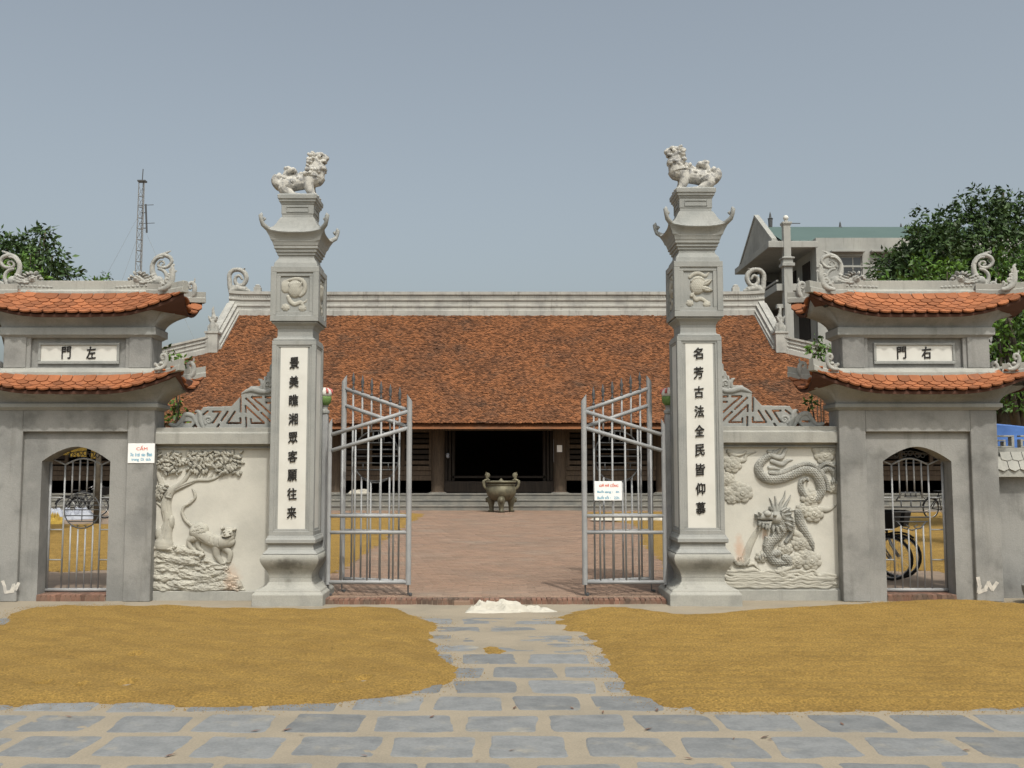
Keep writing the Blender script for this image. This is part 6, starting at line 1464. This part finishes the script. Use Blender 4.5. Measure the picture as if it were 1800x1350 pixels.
# ================================================================ PERIMETER WALL AT THE FAR RIGHT
wx0, wx1 = (1748 - PX) / F * 13.5, 9.0
pw = thing('perimeter_wall', 'grey perimeter wall with plaster tile coping and scroll fret at the right edge', 'wall', ((wx0 + wx1) / 2, 13.55, 0), 0, None, world=True)
z = lambda py: Zp(py, 13.5)
b = MB(); b.box(wx0 - .06, wx1, 13.5, 13.7, -.02, z(838)); b.build('wall', M['plaster'], pw)
b = MB(); b.rings([[(x, 13.36, z(838)), (x, 13.36, z(828)), (x, 13.47, z(799)), (x, 13.73, z(799)), (x, 13.84, z(828)), (x, 13.84, z(838))] for x in (wx0 - .06, wx1)]); b.build('coping', M['moulding'], pw)
b = MB(); b.box(wx0 - .06, wx1, 13.48, 13.72, z(799) + .004, z(787)); b.build('coping_top', M['moulding'], pw)
tl = MB(); tl.rings([[(-.07, -.10, 0), (0, -.135, 0), (.07, -.10, 0), (.07, .09, 0), (-.07, .09, 0)], [(-.07, -.10, .016), (0, -.135, .016), (.07, -.10, .016), (.07, .09, .016), (-.07, .09, .016)]])
me = bpy.data.meshes.new('tile'); me.from_pydata(tl.v, [], tl.f); me.materials.append(M['moulding'])
sl_a = math.atan2(z(799) - z(828), .11); sl_n = Vector((0, -math.sin(sl_a), math.cos(sl_a))); sl_u = Vector((0, math.cos(sl_a), math.sin(sl_a)))
for r_ in range(2):
    x = wx0 + .02 + r_ * .075
    while x < wx1:
        c_ = Vector((x, 13.36, z(828))) + sl_u * (.115 + .10 * r_) + sl_n * (.006 + .012 * r_)
        link('tile', me, pw, Matrix.Translation(c_) @ Matrix.Rotation(sl_a, 4, 'X') @ Matrix.Diagonal((1, .95 - .35 * r_, 1.4, 1))); x += .15
ff = []
for s0 in (1753, 1797, 1841):
    k = lambda px_: (px_ - PX) / F * 13.58
    X = lambda d: k(s0 + d); Zf = z
    q = [(-6, 27, 768, 765), (22, 27, 787, 768), (-6, 22, 787, 784), (-6, -2, 784, 772), (8, 12, 784, 776), (-2, 12, 775.5, 773)]
    for (a, c, y0, y1) in q: ff.append((X(a), X(c), 13.55, 13.65, Zf(y0) + .002, Zf(y1) + .001))
    b = MB(); [b.box(*f_) for f_ in ff[-6:]]; b.build('fret_scroll', M['moulding'], pw, bevel=.004)
# trough at the foot of the wall
c = G(1808, 1050); tr = thing('stone_trough', 'round grey cement trough at the foot of the right perimeter wall', 'trough', (c.x + .02, 12.95, 0))
b = MB(); b.rings([[(r_ * math.cos(2 * math.pi * j / 28), r_ * .62 * math.sin(2 * math.pi * j / 28), zz) for j in range(28)] for r_, zz in ((.36, -.02), (.37, .0), (.42, .16), (.43, .24), (.40, .25), (.37, .245), (.36, .18), (.1, .17))]); b.build('basin', M['plaster'], tr, smooth=False, bevel=.006)
b = MB(); b.box(.07, .17, -.262, -.24, .1, .16); b.build('worn_patch', M['moulding'], tr)
o = crumple('plastic_wrapper', 'crumpled blue and white wrapper on the rim of the round trough', [(-.5, -.3), (-.3, .5), (.4, .4), (.5, -.2), (.1, -.5)], c.x - .12, 12.72, .245, .12, .1, .06, 31, M['greytarp'], 'wrapper', n=24)
o2 = MB(); o2.box(-.03, .035, -.02, .02, .03, .062); o2.build('blue_print', M['blue'], o)
# blue tarpaulin behind the wall
def cloth(name, label, cat, pts, m, seed, amp=.05, group=None):
    (x0, z0), (x1, z1), y = pts; U, W = np.meshgrid(np.linspace(0, 1, 30), np.linspace(0, 1, 20))
    X = x0 + (x1 - x0) * U; Z = z0 + (z1 - z0) * W - .06 * np.sin(np.pi * U) * W; Y = y + amp * np.sin(U * 17 + seed) * (1 - .5 * W) + amp * fbm(U * 4, W * 3, seed)
    idx = np.arange(X.size).reshape(X.shape); q = np.stack([idx[:-1, :-1], idx[:-1, 1:], idx[1:, 1:], idx[1:, :-1]], -1).reshape(-1, 4)
    V = np.stack([X.ravel(), Y.ravel(), Z.ravel()], 1)
    o = np_mesh(name, V, [q], m, None, True); so = o.modifiers.new('thick', 'SOLIDIFY'); so.thickness = .006; return tag(o, label, cat, group)
a = P(1750, 800, 16.2); c_ = P(1800, 744, 16.2)
cloth('blue_tarpaulin', 'bright blue tarpaulin hanging under the trees beyond the perimeter wall', 'tarpaulin', ((a.x, a.z), (c_.x + 1.2, c_.z), 16.2), M['bluetarp'], 2)

# ================================================================ THINGS SEEN THROUGH THE SIDE GATES
def torus(b, c, R, r, ax, n=28, m=8):
    b.tube([(c[0] + R * math.cos(2 * math.pi * j / n), c[1], c[2] + R * math.sin(2 * math.pi * j / n)) for j in range(n + 1)], r, m, False)
def make_bicycle(label):
    t = thing('bicycle', label, 'bicycle', (0, 0, 0), 0, 'bicycles parked in the courtyard')
    for x in (-.52, .52):
        b = MB(); torus(b, (x, 0, .335), .315, .020, 0); w = b.build('wheel', M['black'], t, smooth=True)
        b = MB(); torus(b, (x, 0, .335), .292, .010, 0, 28, 6); b.build('rim', M['chrome'], w, smooth=True)
        b = MB()
        for k in range(16): an = 2 * math.pi * k / 16; b.tube([(x, .012 * (-1) ** k, .335), (x + .29 * math.cos(an), 0, .335 + .29 * math.sin(an))], .0016, 4)
        b.tube([(x, -.05, .335), (x, .05, .335)], .016, 8); b.build('spoke_set', M['chrome'], w)
        b = MB(); b.tube([(x + .355 * math.cos(q), 0, .335 + .355 * math.sin(q)) for q in np.linspace(.35 if x < 0 else .9, 2.9 if x < 0 else 3.4, 14)], .018, 6); b.build('mudguard', M['black'], t, smooth=True)
    b = MB()
    for p_ in ([(-.52, .05, .335), (-.08, .03, .28)], [(-.52, -.05, .335), (-.08, -.03, .28)], [(-.08, 0, .28), (-.20, 0, .82)], [(-.08, 0, .28), (.34, 0, .72)], [(-.18, 0, .74), (.32, 0, .80)], [(-.52, .05, .335), (-.19, .02, .76)], [(-.52, -.05, .335), (-.19, -.02, .76)], [(.36, 0, .66), (.32, 0, .98)]): b.tube(p_, .016, 8)
    b.build('frame', M['black'], t, smooth=True)
    b = MB(); [b.tube([(.355, 0, .68), (.42, s * .05, .5), (.52, s * .05, .335)], .013, 7) for s in (-1, 1)]; b.build('fork', M['chrome'], t, smooth=True)
    b = MB(); b.tube([(.22, -.27, .97), (.30, -.2, 1.02), (.32, 0, 1.0), (.30, .2, 1.02), (.22, .27, .97)], .013, 7); b.build('handlebar', M['chrome'], t, smooth=True)
    b = MB(); b.rings([[(-.34, -.09, .86), (-.34, .09, .86), (-.18, .05, .87), (-.04, .02, .88), (-.04, -.02, .88), (-.18, -.05, .87)], [(-.34, -.10, .91), (-.34, .10, .91), (-.18, .06, .91), (-.03, .025, .91), (-.03, -.025, .91), (-.18, -.06, .91)]]); b.build('saddle', M['black'], t, bevel=.01)
    b = MB(); b.sq(.52, 0, [(.11, .14, .78), (.15, .18, 1.02), (.14, .17, 1.02), (.10, .13, .79)]); b.build('basket', M['black'], t)
    b = MB(); b.box(-.72, -.36, -.06, .06, .69, .71); b.build('carrier', M['black'], t)
    b = MB(); [b.tube([(-.08, s * .05, .28), (-.08 + s * .1, s * .06, .28 - s * .13)], .011, 6) for s in (-1, 1)]; b.build('crank', M['chrome'], t)
    return t
bk = make_bicycle('black bicycle with a basket close behind the bars of the right side gate')
gx = G(1588, 1022, CZ * 0); bk.location = ((1566 - PX) / F * 15.1 - .58, 15.17, CZ); bk.rotation_euler = (rad(4), 0, rad(-38))
for (px_, Y_, rz, lab, lean) in ((1566, 15.42, -36, 'second black bicycle leaning beside the one at the right side gate', -5), (1652, 33, 20, 'distant bicycle parked near the hall, seen through the right side gate', 3), (166, 33, -15, 'distant bicycle parked before the hall, seen through the left side gate', 4), (150, 34.2, 30, 'distant bicycle partly behind another one, seen through the left side gate', -4)):
    c2 = copy_tree(bk); c2['label'] = lab; c2.location = ((px_ - PX) / F * Y_ - (.50 if Y_ < 20 else 0), Y_, CZ); c2.rotation_euler = (rad(lean), 0, rad(rz))
p = G(122, 912, CZ); crumple('grey_tarp_heap', 'heap of grey tarpaulins on the rice seen through the left side gate', [(-.5, -.3), (-.45, .2), (-.2, .5), (.1, .3), (.4, .35), (.5, -.1), (.2, -.5), (-.2, -.35)], p.x, p.y, CZ, 1.7, 1.1, .36, 61, M['greytarp'], 'tarpaulin')
p = G(99, 921, CZ); crumple('yellow_sack', 'bright yellow sack slumped beside the grey tarpaulins seen through the left side gate', [(-.45, -.4), (-.5, .2), (-.1, .5), (.4, .4), (.5, -.2), (.1, -.5)], p.x, p.y, CZ, .42, .35, .34, 62, M['yellow'], 'sack')
for i, (pa, pb_, lab) in enumerate((((106, 800), (122, 786), 'small yellow banner at the left under the hall eave, seen through the left side gate'), ((124, 803), (152, 784), 'wide yellow banner under the hall eave, seen through the left side gate'), ((160, 806), (176, 784), 'yellow banner at the right under the hall eave, seen through the left side gate'))):
    a, c_ = P(pa[0], pa[1], 39.3), P(pb_[0], pb_[1], 39.3)
    cloth('yellow_banner', lab, 'banner', ((a.x, a.z), (c_.x, c_.z), 39.3), M['yellow'], i + 3, .03, 'yellow banners under the hall eave')
